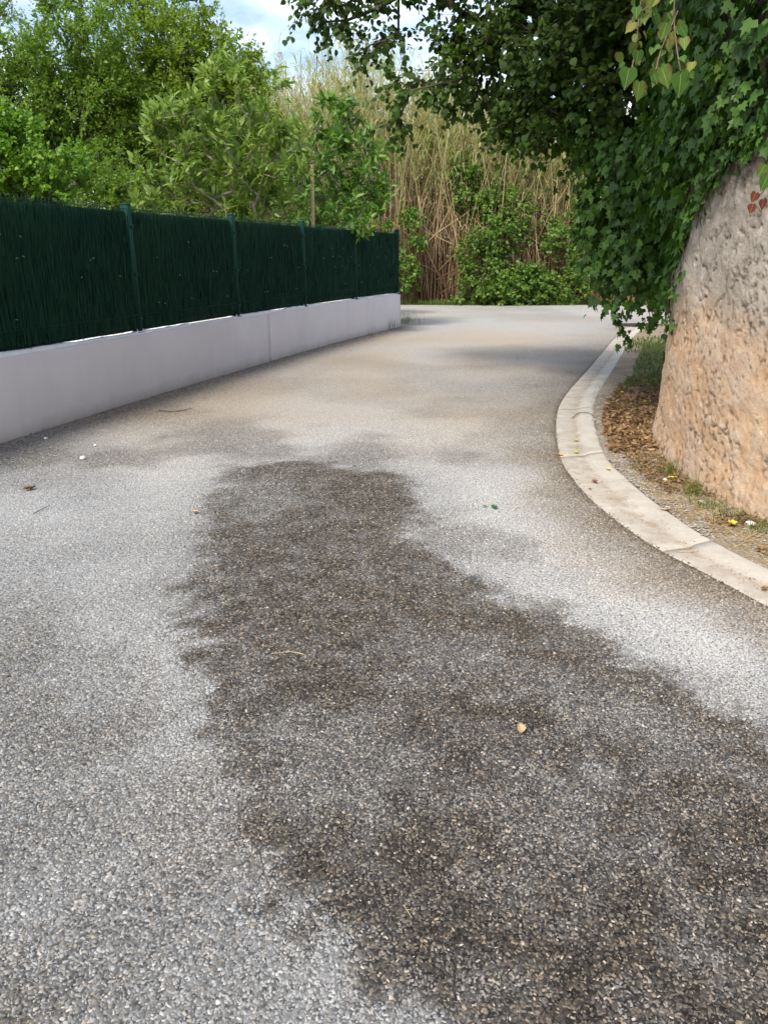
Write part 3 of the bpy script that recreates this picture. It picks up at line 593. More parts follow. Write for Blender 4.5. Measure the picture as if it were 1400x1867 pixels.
# ------------------------------------------------------------------ trees
def blob_pts(blobs, n, lo=.3):
    w = np.array([b[3]**2.2*(b[4] if len(b) > 4 else 1) for b in blobs]); k = rng.choice(len(blobs), n, p=w/w.sum())
    B = np.array([b[:4] for b in blobs])[k]; d = rdir(n); r = (lo+(1-lo)*rng.random(n))**.5
    return B[:, :3]+d*(B[:, 3]*r)[:, None], B[:, :3]
def pb(u, v, Y, rpx, w=1):                # blob from pixel, distance, radius in pixels
    q = P(u, v, Y); return (q[0], q[1], q[2], rpx*Y/FPX, w)
def skeleton(trunk, pts, step=.45, arc=.25):
    nodes = [np.array(p, float) for p in trunk]; par = [-1]+list(range(len(trunk)-1)); ends = []
    order = np.argsort(np.linalg.norm(pts-nodes[-1], axis=1)); start = max(1, len(trunk)//3)
    arr = np.zeros((len(pts)*14+len(trunk), 3)); arr[:len(nodes)] = nodes; cnt = len(nodes)
    for q in order:
        c = pts[q]; dv = c-arr[start:cnt]; d = np.linalg.norm(dv, axis=1)+np.clip(arr[start:cnt, 2]-c[2], 0, 9)*.7; j = start+int(np.argmin(d)); a = arr[j].copy(); ln = np.linalg.norm(c-a)
        m = min(12, max(1, int(ln/step))); prev = j
        for s in range(1, m+1):
            f = s/m; w = a+(c-a)*f; w[2] += arc*ln*math.sin(math.pi*f)*.35
            if s < m: w += rng.normal(0, .05*ln/m+.012, 3)
            arr[cnt] = w; par.append(prev); prev = cnt; cnt += 1
        ends.append(prev)
    arr = arr[:cnt]; c = np.zeros(cnt)
    for e in ends: c[e] += 1
    for i in range(cnt-1, 0, -1): c[par[i]] += c[i]
    return arr, np.array(par), c
def make_tree(name, label, cat, trunk, blobs, ncl, ntw, nl, tl, ls, lt, lmat, bmat, r0=.006, upb=.35, droop=.25, lo=.3, rmax=.3, group=None, pick=0, twig=.0022, outw=.5, spread=.9, expo=.46, pts=None, bpart=True):
    root = thing(name, tuple(trunk[0]), label, cat, group)
    if pts is None:
        pts, cen = blob_pts(blobs, ncl, lo); pts = pts+unit(pts-cen)*((fbm(pts*1.6+3, 3)-.5)*1.1*np.median([b[3] for b in blobs]))[:, None]
    else: cen = np.repeat(pts.mean(0)[None], len(pts), 0)
    ncl = len(pts); arr, par, c = skeleton(trunk, pts)
    r = np.minimum(r0*np.maximum(c, .6)**expo, rmax); e = np.arange(1, len(arr)); a = arr[par[e]]; b = arr[e]
    ra = np.minimum(r[par[e]], r[e]*1.35); nt = len(trunk)-1
    V, F = edges_tubes(a[:nt], b[:nt], ra[:nt], r[e][:nt], 9); part('trunk', V, F, bmat, root, True)
    V, F = edges_tubes(a[nt:], b[nt:], ra[nt:], r[e][nt:], 5)
    out = unit(pts-cen); tdir = unit(rdir(ncl*ntw)*spread+np.repeat(out, ntw, 0)*outw+[0, 0, upb]); L_ = tl*rng.uniform(.5, 1.15, ncl*ntw)
    tb = np.repeat(pts, ntw, 0); te = tb+tdir*L_[:, None]; te[:, 2] -= droop*L_*.3
    V2, F2 = edges_tubes(tb, te, np.full(len(tb), twig*1.5), np.full(len(tb), twig*.6), 3)
    part('branch', np.concatenate([V, V2]), [F, F2+len(V)], bmat, root, True, kind='stuff')
    f = np.tile(np.linspace(.18, 1.0, nl), len(tb))+rng.normal(0, .04, len(tb)*nl)
    TB = np.repeat(tb, nl, 0); TE = np.repeat(te, nl, 0); D = np.repeat(tdir, nl, 0); pos = TB+(TE-TB)*f[:, None]+rng.normal(0, ls*.25, (len(TB), 3))
    fw = unit(D*.55+rdir(len(pos))*.75+[0, 0, -droop]); up = unit(rdir(len(pos))*.85+[0, 0, 1])+np.array([[-.12, -.25, 0]])
    sz = ls*rng.uniform(.6, 1.25, len(pos))
    if pick:
        depth = np.linalg.norm(pos-cams, axis=1)*(1+.05*rng.random(len(pos))); pr = pos-cams
        uu = pr[:, 0]/(pr[:, 1]*math.cos(PITCH)-pr[:, 2]*math.sin(PITCH))*FPX+700; vv = 933.5-(pr[:, 1]*math.sin(PITCH)+pr[:, 2]*math.cos(PITCH))/(pr[:, 1]*math.cos(PITCH)-pr[:, 2]*math.sin(PITCH))*FPX
        score = sz/depth*np.where((uu > 5) & (uu < 1395) & (vv > 5) & (vv < 1800), 1, 0); ix = np.argsort(-score)[:pick]
        leaf_objects(lt, pos[ix], fw[ix], up[ix], sz[ix], lmat, root); keep = np.ones(len(pos), bool); keep[ix] = False
        pos, fw, up, sz = pos[keep], fw[keep], up[keep], sz[keep]
    V, F = place(lt, pos, fw, up, sz); part('crown', V, F, lmat, root, kind='stuff')
    return root
def trunk_path(base, top, n=6, w=.1):
    b, t = np.array(base, float), np.array(top, float); f = np.linspace(0, 1, n)[:, None]; p = b+(t-b)*f; p[1:-1] += rng.normal(0, w, (n-2, 3))*[1, 1, .2]; return p

# fine leaved trees behind the fence
T = lambda u, v, Y: P(u, v, Y)
q = P(345, 300, 22); make_tree('elm_tree', 'broad mid green elm like tree behind the fence beside the cane thicket', 'tree', trunk_path((q[0], 22, -.05), (q[0]+.2, 22, 3.2)),
    [pb(310,75,22,75), pb(385,130,21.5,60), pb(230,95,22,85), pb(300,200,21.5,110), pb(390,210,22,90), pb(215,230,21,80), pb(435,165,22,40), pb(330,320,22,110), pb(440,115,22,22,.8), pb(230,-20,22,40)],
    560, 9, 14, .64, .092, 'oval', M_elm, M_bark, upb=.45, group='fine leaved trees behind the fence')
q = P(110, 300, 20); make_tree('elm_tree', 'darker leafy tree behind the fence rising over the bright lime shrub', 'tree', trunk_path((q[0], 20, -.05), (q[0], 20, 3.0)),
    [pb(60,150,20,95), pb(140,100,20,80), pb(150,220,20,95), pb(40,240,20.5,80), pb(180,330,20,90), pb(10,140,20,50), pb(140,35,20,45), pb(-80,170,20,100), pb(80,330,20.5,90)],
    420, 9, 14, .62, .09, 'oval', M_elm2, M_bark, upb=.45, group='fine leaved trees behind the fence')
q = P(-20, 200, 24); make_tree('elm_tree', 'thin topped tree with bare upper twigs behind the darker leafy tree', 'tree', trunk_path((q[0]-.5, 26, -.05), (q[0], 26, 5.0)),
    [pb(10,70,26,40), pb(-60,40,26,100), pb(-120,150,26,120), pb(170,15,26,40), pb(110,-30,26,40)], 90, 6, 9, .8, .08, 'oval', M_elm2, M_bark, upb=.5, droop=0, twig=.006, group='fine leaved trees behind the fence')
q = P(60, 330, 11.5); make_tree('lime_shrub', 'bright yellow green shrub just behind the fence under the dark tree', 'shrub', trunk_path((q[0]-.2, 11.5, -.05), (q[0]-.1, 11.5, 1.2), 4, .04),
    [pb(30,290,11.5,55), pb(80,330,11.5,55), pb(110,310,11.3,30), pb(-40,300,11.5,80), pb(20,360,11.5,70), pb(120,355,11.5,35), pb(15,250,11.6,25)], 170, 6, 13, .34, .06, 'round', M_lime, M_bark, upb=.9, spread=1.0, pick=120)
q = P(170, 380, 17.5); make_tree('understorey_shrub', 'dark shrub filling the gap between fence and tall trees', 'shrub', trunk_path((q[0], 17.5, -.05), (q[0], 17.5, .8), 4, .04),
    [pb(170,370,17.5,55), pb(230,370,17.5,50), pb(110,370,17.6,50), pb(200,330,18,50), pb(40,370,17.6,60), pb(300,390,18,50)], 170, 8, 12, .4, .07, 'oval', M_elm2, M_bark, upb=.5)
q = P(560, 380, 20); make_tree('understorey_shrub', 'dull green shrub low behind the two figs', 'shrub', trunk_path((q[0], 20, -.05), (q[0], 20, .8), 4, .04),
    [pb(560,370,20,55), pb(640,390,20,50), pb(480,380,20,60), pb(400,390,20,50), pb(690,410,20.5,30)], 170, 8, 12, .4, .075, 'oval', M_elm2, M_bark, upb=.5)
# fig like trees with pale limbs
q = P(420, 400, 13.8); b0 = np.array([q[0], 13.8, -.05])
make_tree('fig_tree', 'pale limbed fig tree with upright tufts of narrow leaves behind the fence', 'tree', [b0, b0+[.0, 0, .3], b0+[.02, .0, .6], b0+[.03, 0, .9]],
    [pb(400,190,13.8,55), pb(330,230,13.8,55), pb(470,200,14,60), pb(300,300,13.8,50), pb(380,290,14,75), pb(460,290,14.2,70), pb(525,240,14,40), pb(350,370,13.8,50), pb(280,380,13.7,32), pb(440,370,14.3,55), pb(520,340,14.3,50), pb(390,150,13.8,25), pb(480,150,14,25), pb(285,250,13.8,22)],
    165, 2, 12, .15, .18, 'long', M_fig, M_barkpale, r0=.0075, upb=1.3, droop=-.12, outw=.35, spread=.5, pick=300, lo=.35, expo=.33, rmax=.024, group='fig trees behind the fence')
q = P(640, 420, 15.3); b0 = np.array([q[0], 16.6, -.05]); b0 = np.array([P(600, 420, 16.6)[0]-.25, 16.6, -.05])
make_tree('fig_tree', 'deeper green fig tree with one spray leaning over the fence', 'tree', [b0, b0+[0, 0, .3], b0+[.02, 0, .6], b0+[.05, 0, .9]],
    [pb(620,240,16.6,45), pb(560,270,16.4,50), pb(650,290,16.4,50), pb(590,330,16.6,60), pb(670,340,16.5,40), pb(640,390,16.4,45), pb(555,380,16.6,45), pb(700,290,16.4,25), pb(690,260,16.4,20), pb(610,200,16.6,22), pb(700,370,16.3,22), pb(660,425,15.3,14,3)],
    170, 2, 11, .2, .18, 'long', M_fig2, M_barkpale, r0=.007, upb=.8, droop=.2, outw=.5, spread=.6, pick=240, lo=.2, expo=.33, rmax=.024, group='fig trees behind the fence')
mb = MB(); a = P(569, 300, 15.0); bb = P(568, 420, 15.0); bot = bb.copy(); bot[2] = -.1; mb.tube([bot, (bot+a)/2+[.01, 0, 0], a], [.033, .031, .027], 8)
tag(obj('wooden_stake', mesh('wooden_stake', *mb.get(), M_stake, True)), 'tall tan wooden stake standing behind the fence among the figs', 'stake')

# ------------------------------------------------------------------ cane thicket across the end of the lane
ct = thing('cane_thicket', (2.0, 26.6, -.05), 'tall dry giant cane thicket across the end of the lane', 'canes')
def cane_curve(n, h, K=9, lean=.5):
    f = np.linspace(0, 1, K)[None, :, None]; d = rng.normal(size=(n, 1, 2))*lean
    d0 = rng.normal(size=(n, 1, 2))*.10
    xy = d0*f*h[:, None, None]*.5+d*(f**2.6)*h[:, None, None]*.2
    zz = f[:, :, 0]*h[:, None]*(1-.1*np.linalg.norm(d, axis=2)*f[:, :, 0]**3)
    return np.concatenate([xy, zz[:, :, None]], 2)
def cane_mesh(base, cur, r, k=4):
    n, K, _ = cur.shape; pts = base[:, None]+cur; ang = np.arange(k)*2*math.pi/k
    rr = (r[:, None]*np.linspace(1, .25, K)[None])[:, :, None, None]
    ring = np.stack([np.cos(ang), np.sin(ang), 0*ang], 1)[None, None]
    V = (pts[:, :, None]+ring*rr).reshape(-1, 3); i = np.arange(n)[:, None, None]*K*k+np.arange(K-1)[None, :, None]*k; j = np.arange(k)[None, None]
    return V, np.stack([i+j, i+(j+1) % k, i+k+(j+1) % k, i+k+j], -1).reshape(-1, 4), pts
NC = 3700
cx = rng.uniform(-9, 11.5, NC); cy = 26.3+rng.random(NC)**1.2*5.5+.35*np.sin(cx*1.3)
def cane_h(x): return np.interp(x, [-9, -4.2, -2.5, -1, .5, 2.2, 4, 7, 12], [7.4, 7.6, 7.4, 7.9, 7.6, 7.3, 6.6, 6.2, 5.8])
h = cane_h(cx)*rng.uniform(.74, 1.06, NC)*np.where(rng.random(NC) < .2, rng.uniform(.4, .8, NC), 1)
V, F, pts = cane_mesh(np.stack([cx, cy, np.full(NC, -.06)], 1), cane_curve(NC, h), rng.uniform(.011, .019, NC), 3)
part('cane_mass', V, F, M_cane, ct, kind='stuff')
# the nearest canes one by one
variants = []
for v in range(10):
    hh = np.array([1.0]); cur = cane_curve(1, hh*5.6, 9, .55); VV, FF, _ = cane_mesh(np.zeros((1, 3)), cur, np.array([.017]), 4); variants.append((mesh('cane', VV, FF, M_cane, True), cur[0]))
tops = []
for k in range(300):
    x = rng.uniform(-1.2, 9.2); yy = 25.95+abs(rng.normal(0, .3))+.25*math.sin(x*1.3); me_, cur = variants[k % 10]; o = obj('cane', me_, ct, (x-2.0, yy-26.6, 0))
    s = float(cane_h(x)/5.6*rng.uniform(.6, 1.02)); rz = rng.uniform(0, 6.28); o.scale = (1.0, 1.0, s); o.rotation_euler = (rng.normal(0, .07), rng.normal(0, .07), rz)
    cc = cur.copy(); cz = math.cos(rz); sz = math.sin(rz); q = np.stack([cc[:, 0]*cz-cc[:, 1]*sz+x, cc[:, 0]*sz+cc[:, 1]*cz+yy, cc[:, 2]*s-.05], 1); tops.append(q)
allp = np.concatenate([pts, np.array(tops)])
# arching leaves from the upper joints
def cane_leaves(np_, per, lo, ln, wd, upv, mat, name, hang):
    sel = rng.integers(0, len(np_), per); f = lo+(1-lo)*rng.random(per)**.8; fi = f*8; i0 = np.minimum(fi.astype(int), 7); w = (fi-i0)[:, None]
    a = np_[sel, i0]*(1-w)+np_[sel, i0+1]*w; az = rng.uniform(0, 6.28, per); L_ = rng.uniform(.5, 1, per)*ln
    d = np.stack([np.cos(az), np.sin(az), 0*az], 1); mid = a+d*(L_*.38)[:, None]+[0, 0, 1]*(L_*upv*rng.uniform(.5, 1.2, per))[:, None]
    tip = mid+d*(L_*.4)[:, None]-[0, 0, 1]*(L_*hang*rng.uniform(.2, 1.3, per))[:, None]
    V, F = strips(a, tip, wd*rng.uniform(.6, 1.2, per), np.stack([-np.sin(az), np.cos(az), 0*az+.3], 1), mid)
    part(name, V, F, mat, ct, kind='stuff')
cane_leaves(allp, 44000, .40, .64, .027, .42, M_caneleaf, 'dry_leaf_mass', .35)
cane_leaves(allp, 48000, .60, .62, .025, .62, M_caneleafgreen, 'green_leaf_mass', .05)
cane_leaves(allp, 19000, .02, .75, .018, .05, M_caneleaf, 'dead_sheath_mass', 1.0)
# a few snapped canes leaning across
for k in range(70):
    x = rng.uniform(-.8, 8.5); yy = 25.85; z0 = rng.uniform(.0, 1.5); L_ = rng.uniform(1.2, 3.0); an = rng.normal(0, .6); mb = MB()
    mb.tube([(x, yy, z0), (x+math.sin(an)*L_*.5, yy-.15, z0+math.cos(an)*L_*.55), (x+math.sin(an)*L_*1.05, yy-.1, z0+math.cos(an)*L_*.95)], [.013, .011, .006], 5); part('broken_cane', *mb.get(), M_cane, ct, True)

# brambles and climbers at the foot of the canes
def shrub(name, label, cat, base, blobs, ncl, ls, mat, group=None, lt='round', nl=11, ntw=7, pick=0, tl=.46):
    return make_tree(name, label, cat, trunk_path(base, (base[0], base[1], base[2]+.5), 3, .02), blobs, ncl, ntw, nl, tl, ls, lt, mat, M_twig, r0=.004, upb=.3, droop=.35, pick=pick, group=group, expo=.4)
q = G(880, 556); shrub('bramble_bush', 'leafy green bramble climbing high up the canes beside the road', 'shrub', (q[0], 25.7, -.05), [pb(880,500,25.6,45), pb(900,430,25.7,40), pb(920,370,25.9,35), pb(860,450,25.7,25), pb(865,530,25.5,30), pb(945,400,25.9,28), pb(930,470,25.7,22)], 120, .085, M_bramble, 'brambles at the foot of the canes')
q = G(960, 556); shrub('bramble_bush', 'low round bright green bramble at the edge of the gravel', 'shrub', (q[0], 25.5, -.05), [pb(960,525,25.4,36), pb(925,530,25.4,28), pb(990,535,25.4,24)], 90, .1, M_bramble, 'brambles at the foot of the canes')
q = G(1055, 556); shrub('bramble_bush', 'green bramble partly behind the hanging ivy', 'shrub', (q[0], 25.7, -.05), [pb(1040,430,25.8,45), pb(1075,480,25.6,45), pb(1050,535,25.4,25), pb(1010,420,25.8,30), pb(1085,540,25.4,20), pb(1090,380,25.9,40)], 100, .085, M_bramble, 'brambles at the foot of the canes')
q = G(745, 550); shrub('bramble_bush', 'small sparse climber on the canes just past the fence end', 'shrub', (q[0], 25.6, -.05), [pb(745,450,25.7,22), pb(738,500,25.6,18), pb(742,540,25.5,12), pb(755,400,25.8,16)], 22, .1, M_bramble, 'brambles at the foot of the canes')
q = G(830, 350); shrub('bramble_bush', 'dark climber hanging in the upper canes', 'shrub', (P(840, 556, 26)[0], 26.0, -.05), [pb(860,345,26,30), pb(845,310,26,20), pb(880,380,26,20)], 60, .11, M_bramble, 'brambles at the foot of the canes')

# grass along the far edge, dry grass bank, tufts
def grass(name, x, y, z, hgt, wd, mat, lean=.45, label=None, cat='grass'):
    n = len(x); az = rng.uniform(0, 6.28, n); d = np.stack([np.cos(az), np.sin(az), 0*az], 1); H = hgt*rng.uniform(.45, 1.15, n); p0 = np.stack([x, y, z], 1)
    mid = p0+d*(H*lean*.3)[:, None]+[0, 0, .6]*H[:, None]; tip = p0+d*(H*lean*rng.uniform(.5, 1.6, n))[:, None]+np.stack([0*H, 0*H, H], 1)
    V, F = strips(p0, tip, wd*rng.uniform(.6, 1.3, n), np.stack([-np.sin(az), np.cos(az), 0*az], 1), mid)
    return tag(obj(name, mesh(name, V, F, mat)), label, cat, kind='stuff')
n = 12000; x = rng.uniform(-8, 8, n); y = FAR-.12+rng.random(n)**1.5*1.0+.2*np.sin(x*2); grass('grass', x, y, np.full(n, -.06), .22, .012, M_grass, label='green grass along the far edge of the gravel', lean=.6)
n = 9000; x = rng.uniform(6.6, 16, n); y = FAR-.0+rng.random(n)*4.5; grass('dry_grass', x, y, np.full(n, -.06), .42, .016, M_drygrass, label='tan dry grass on the bank beyond the junction', lean=.7)
n = 3500; x = rng.uniform(7.4, 12, n); y = FAR-.5+rng.random(n)*.7; grass('grass', x, y, np.full(n, -.05), .13, .012, M_grass, label='short green grass in front of the tan dry grass')
# verge: shaded grass, litter, tufts at the wall foot
def on_verge(n, y0, y1, f0, f1):
    y = rng.uniform(y0, y1, n); g = np.interp(y, gut_r[:, 1], gut_r[:, 0]); w = np.where(y < 10.2, np.interp(y, stone_line[:, 1], stone_line[:, 0]), g+2.4); f = rng.uniform(f0, f1, n); return g+(w-g)*f, y
x, y = on_verge(14000, 9.0, 13.6, .12, 1.0); ok = fbm2(x, y, 1.2, 3, 2) > .42; x, y = x[ok], y[ok]; grass('grass', x, y, verge_z(x, y)-.01, .08, .007, M_grass, lean=.9, label='shaded green grass on the verge past the old wall')
x, y = on_verge(2200, 12.5, 17.5, .0, .6); ok = fbm2(x, y, 1.0, 3, 5) > .5; x, y = x[ok], y[ok]; grass('grass', x, y, verge_z(x, y)-.01, .09, .012, M_grass, label='thin grass by the drain grate')
def litter(n, y0, y1, f0, f1, s, dens_seed, thr, label, mat=M_litter):
    x, y = on_verge(n, y0, y1, f0, f1); ok = fbm2(x, y, 2.2, 3, dens_seed) > thr; x, y = x[ok], y[ok]; m_ = len(x)
    pos = np.stack([x, y, verge_z(x, y)+rng.uniform(.004, .03, m_)], 1)
    V, F = place('oval', pos, unit(rdir(m_)*[1, 1, .35]), unit(rdir(m_)*.55+[0, 0, 1]), s*rng.uniform(.5, 1.3, m_)); return tag(obj('leaf_litter', mesh('leaf_litter', V, F, mat)), label, 'leaf litter', kind='stuff')
litter(9000, 6.0, 10.2, .12, 1.0, .045, 3, .33, 'brown dead leaves heaped on the verge beyond the wall corner')
litter(5000, 3.4, 6.8, .3, 1.0, .026, 6, .38, 'dry leaf crumbs along the foot of the old wall')
x, y = on_verge(3000, 3.4, 8.2, .1, 1.0); ok = fbm2(x, y, 2.0, 3, 12) > .45; x, y = x[ok], y[ok]; m_ = len(x); az = rng.uniform(0, 6.28, m_); l_ = rng.uniform(.04, .14, m_); p0 = np.stack([x, y, verge_z(x, y)+rng.uniform(.006, .02, m_)], 1); d = np.stack([np.cos(az), np.sin(az), rng.normal(0, .12, m_)], 1)
V, F = strips(p0, p0+d*l_[:, None], np.full(m_, .0035), np.stack([-np.sin(az), np.cos(az), 0*az], 1)); tag(obj('straw_litter', mesh('straw_litter', V, F, M_drygrass)), 'dry straw scattered on the verge', 'straw', kind='stuff')
# small stones on the verge
def stones_on(x, y, s, zf):
    n = len(x); v = np.array([[1,0,-.2],[.3,.9,0],[-.8,.6,-.1],[-.9,-.5,0],[.2,-1,.1],[.35,.2,.8],[-.4,-.15,.7]]); f = np.array([[0,1,5],[1,2,5],[2,6,5],[2,3,6],[3,4,6],[4,5,6],[4,0,5]])
    r = rng.uniform(.7, 1.2, (n, len(v), 1)); V = v[None]*r*(s[:, None, None])*[[[1, .8, .6]]]
    V = V+np.stack([x, y, zf], 1)[:, None]; return V.reshape(-1, 3), (np.arange(n)[:, None, None]*len(v)+f[None]).reshape(-1, 3)
x, y = on_verge(17000, 2.4, 10, -.04, 1.0); s = .004+.010*rng.random(len(x))**2; V, F = stones_on(x, y, s, verge_z(x, y)+.002); n_ = len(V)
tag(obj('verge_gravel', mesh('verge_gravel', V, F, M_chip, False, {'wear_shade': np.full(n_, .15), 'warm': np.full(n_, .7), 'dust': np.full(n_, .3)})), 'loose pale gravel on the verge beside the gutter', 'gravel', kind='stuff')
# grit lying in the gutter
n = 2600; k = rng.integers(60, 330, n); f = np.clip(rng.normal(.45, .16, n), .02, .98); q = gl[k]+(gr[k]-gl[k])*f[:, None]; q[:, :2] += rng.normal(0, .02, (n, 2)); s = rng.uniform(.0015, .005, n)
V, F = stones_on(q[:, 0], q[:, 1], s, np.interp(f, [p_[0] for p_ in prof[1:-1]], [p_[1] for p_ in prof[1:-1]])+road_z(q[:, 0], q[:, 1])+.006+s*.3); n_ = len(V)
tag(obj('gutter_grit', mesh('gutter_grit', V, F, M_litter)), 'dark grit and crumbs lying in the concrete gutter', 'grit', kind='stuff')
def tuft(u, v, nb, h, spread, label, group, mats=M_grass):
    q = G(u, v, .02); x = q[0]+rng.normal(0, spread, nb); y = q[1]+rng.normal(0, spread, nb); az = rng.uniform(0, 6.28, nb); d = np.stack([np.cos(az), np.sin(az), 0*az], 1); H = h*rng.uniform(.4, 1.1, nb)
    p0 = np.stack([x-q[0], y-q[1], 0*x-.015], 1); tip = p0+d*(H*.75*rng.random(nb))[:, None]+np.stack([0*H, 0*H, H], 1)
    V, F = strips(p0, tip, .0042*rng.uniform(.6, 1.2, nb), np.stack([-np.sin(az), np.cos(az), 0*az], 1)); o = obj('grass_tuft', mesh('grass_tuft', V, F, mats), None, q); return tag(o, label, 'grass', group, 'stuff')
GT = 'grass tufts at the foot of the old wall'
tuft(1222, 868, 60, .17, .035, 'tall thin grass tuft at the wall corner', GT); tuft(1262, 905, 50, .19, .03, 'upright grass tuft against the old wall beside the corner tuft', GT)
tuft(1340, 945, 160, .08, .06, 'low spreading green weed at the wall foot behind the yellow leaf', GT); tuft(1395, 968, 160, .085, .06, 'low green weed at the wall foot beside the white stone', GT)
tuft(1290, 925, 70, .1, .05, 'sparse grass tuft between corner and low weeds', GT); tuft(1160, 850, 40, .06, .05, 'tiny grass tuft in the gravel of the verge', GT)
GW = 'grass tufts at the foot of the rendered wall'
tuft(742, 590, 160, .32, .14, 'leafy grass clump at the far end of the rendered wall', GW); tuft(718, 598, 30, .3, .05, 'thin stalks against the rendered wall near its end', GW); tuft(676, 612, 12, .2, .02, 'single sparse stalk against the rendered wall', GW)

n = 7000; y = rng.uniform(4.5, 17.6, n); x = xw(y)+.01+np.abs(rng.normal(0, .16, n)); s_ = .004+.009*rng.random(n)**2; V, F = stones_on(x, y, s_, road_z(x, y)+s_*.3); n_ = len(V)
tag(obj('wall_foot_gravel', mesh('wall_foot_gravel', V, F, M_chip, False, {'wear_shade': np.full(n_, .3), 'warm': np.full(n_, .75), 'dust': np.full(n_, .1)})), 'loose brownish gravel along the foot of the rendered wall', 'gravel', kind='stuff')
n = 1100; y = rng.uniform(5, 17.6, n); x = xw(y)+.02+np.abs(rng.normal(0, .22, n)); V, F = place('oval', np.stack([x, y, road_z(x, y)+rng.uniform(.004, .015, n)], 1), unit(rdir(n)*[1, 1, .3]), unit(rdir(n)*.5+[0, 0, 1]), .022*rng.uniform(.5, 1.5, n))
tag(obj('leaf_litter', mesh('leaf_litter', V, F, M_litter)), 'brown leaf crumbs along the foot of the rendered wall', 'leaf litter', kind='stuff')
# ------------------------------------------------------------------ overhanging tree on the right
tb = np.array([4.4, 9.4, -.05])
make_tree('overhanging_tree', 'dark leaved tree reaching over the lane from behind the old wall', 'tree', [tb, tb+[-.05, 0, 1.2], tb+[-.1, -.1, 2.4], tb+[-.3, -.1, 3.4], tb+[-.8, -.2, 4.1], tb+[-1.5, -.3, 4.5]],
    [pb(640,15,9.5,45,.7), pb(720,40,9.3,50,.7), pb(690,85,9.3,22), pb(765,165,9.0,34,1.1), pb(735,210,9.0,14,1.5), pb(835,70,9.2,75,.8), pb(840,150,9.0,45,.6), pb(900,200,8.8,45,.5), pb(880,290,8.8,22,.9), pb(960,110,8.8,105), pb(985,210,8.6,50,.6), pb(1060,80,8.4,120), pb(1060,215,8.4,50), pb(1180,60,8,130), pb(1160,180,8.2,90),
     pb(700,-90,9.5,80,.7), pb(900,-120,9,140,.6), pb(1100,-140,8.6,170,.5), pb(1300,20,7.6,140,.8), pb(1330,130,7.4,90), pb(1420,40,7,150,.6), pb(590,-30,9.6,40), pb(1300,-180,8,200,.4), (1.3,4.6,4.7,.9,.9), (2.0,5.4,4.9,1.1,.9), (2.6,6.6,5.1,1.2,.9), (.7,5.4,5.6,.9,.9)],  # world-coordinate blobs: unseen boughs added overhead to shade ivy and wall top
    900, 7, 10, .36, .068, 'round', M_over, M_bark, r0=.006, upb=-.05, droop=.55, pick=300, lo=.15, rmax=.1)

# ivy: sheet over the old wall, bush beyond the corner, trailing strands
iv = thing('ivy', (2.6, 7.6, 1.2), 'glossy dark green ivy hanging over the old wall and its far corner', 'ivy')
# boundary of the ivy on the wall: lowest height as a function of distance along the wall
def s_at(y): return ss[np.argmin(np.abs(sp[:, 1]-y)+(sp[:, 0] > 5)*9)]
zb_s = [s_at(3.0), s_at(4.2), s_at(4.9), s_at(5.4), s_at(5.95), s_at(6.4), s_at(6.8), s_at(7.6), s_at(9)]
zb_z = [2.6, 2.36, 2.16, 1.9, 1.62, 1.36, 1.2, 1.2, 1.25]
N = 8000; si = np.searchsorted(ss, rng.uniform(zb_s[0], zb_s[-1], N)).clip(0, len(ss)-1); zl = np.interp(ss[si], zb_s, zb_z)+(fbm2(ss[si], 0*ss[si], 4.5, 4, 6)-.5)*.55; zz = zl+(OWH+.45-zl)*rng.random(N)**.9; zz += (fbm2(ss[si], zz, 3, 3, 3)-.5)*.3
ki = np.searchsorted(zs, zz).clip(0, len(zs)-1)
thick = np.interp(ss[si], [zb_s[0], zb_s[3], zb_s[5], zb_s[6]], [.22, .22, .3, .4])*np.clip((zz-zl)/.6, .12, 1)
pos1 = stone_surf[si, ki]+nn[si]*(.02+thick*rng.random(N))[:, None]; pos1[:, 2] = zz; n1_ = nn[si]
ok = zz > zl-.05; pos1, n1_ = pos1[ok], n1_[ok]
ib = [pb(1190,300,7.6,85), pb(1130,330,8.0,70), pb(1110,420,8.1,60), pb(1160,420,7.8,80), pb(1200,455,7.4,60), pb(1130,470,8.0,45), pb(1190,490,7.5,42), pb(1250,260,6.6,70), pb(1220,390,7.2,60), pb(1085,380,8.3,35), pb(1110,260,8.0,55), pb(1260,480,6.7,22), pb(1235,525,6.75,20), pb(1290,190,6.3,70), pb(1370,160,5.2,90), pb(1330,240,5.6,45)]
pos2, c2 = blob_pts(ib, 8300, .5); nb2 = unit(pos2-c2)
hole = fbm(pos2*4.5+7, 3); keep2 = hole > .40; pos2, nb2, hole = pos2[keep2], nb2[keep2], hole[keep2]; pos2 = pos2+nb2*((fbm(pos2*2.2+31, 3)-.5)*.75)[:, None]
spr = rng.integers(0, len(pos2), 150); sl = rng.uniform(.12, .4, 150); sd = unit(nb2[spr]+rdir(150)*.5+[0, 0, -.35]); tt = np.linspace(.1, 1, 9)
sprp = (pos2[spr][:, None]+sd[:, None]*(sl[:, None]*tt[None])[:, :, None]+np.stack([0*tt, 0*tt, -.12*tt**2], 1)[None]).reshape(-1, 3)+rng.normal(0, .02, (150*9, 3))
pos2 = np.concatenate([pos2, sprp]); nb2 = np.concatenate([nb2, np.repeat(nb2[spr], 9, 0)])
pos = np.concatenate([pos1, pos2]); nb = np.concatenate([n1_, nb2])
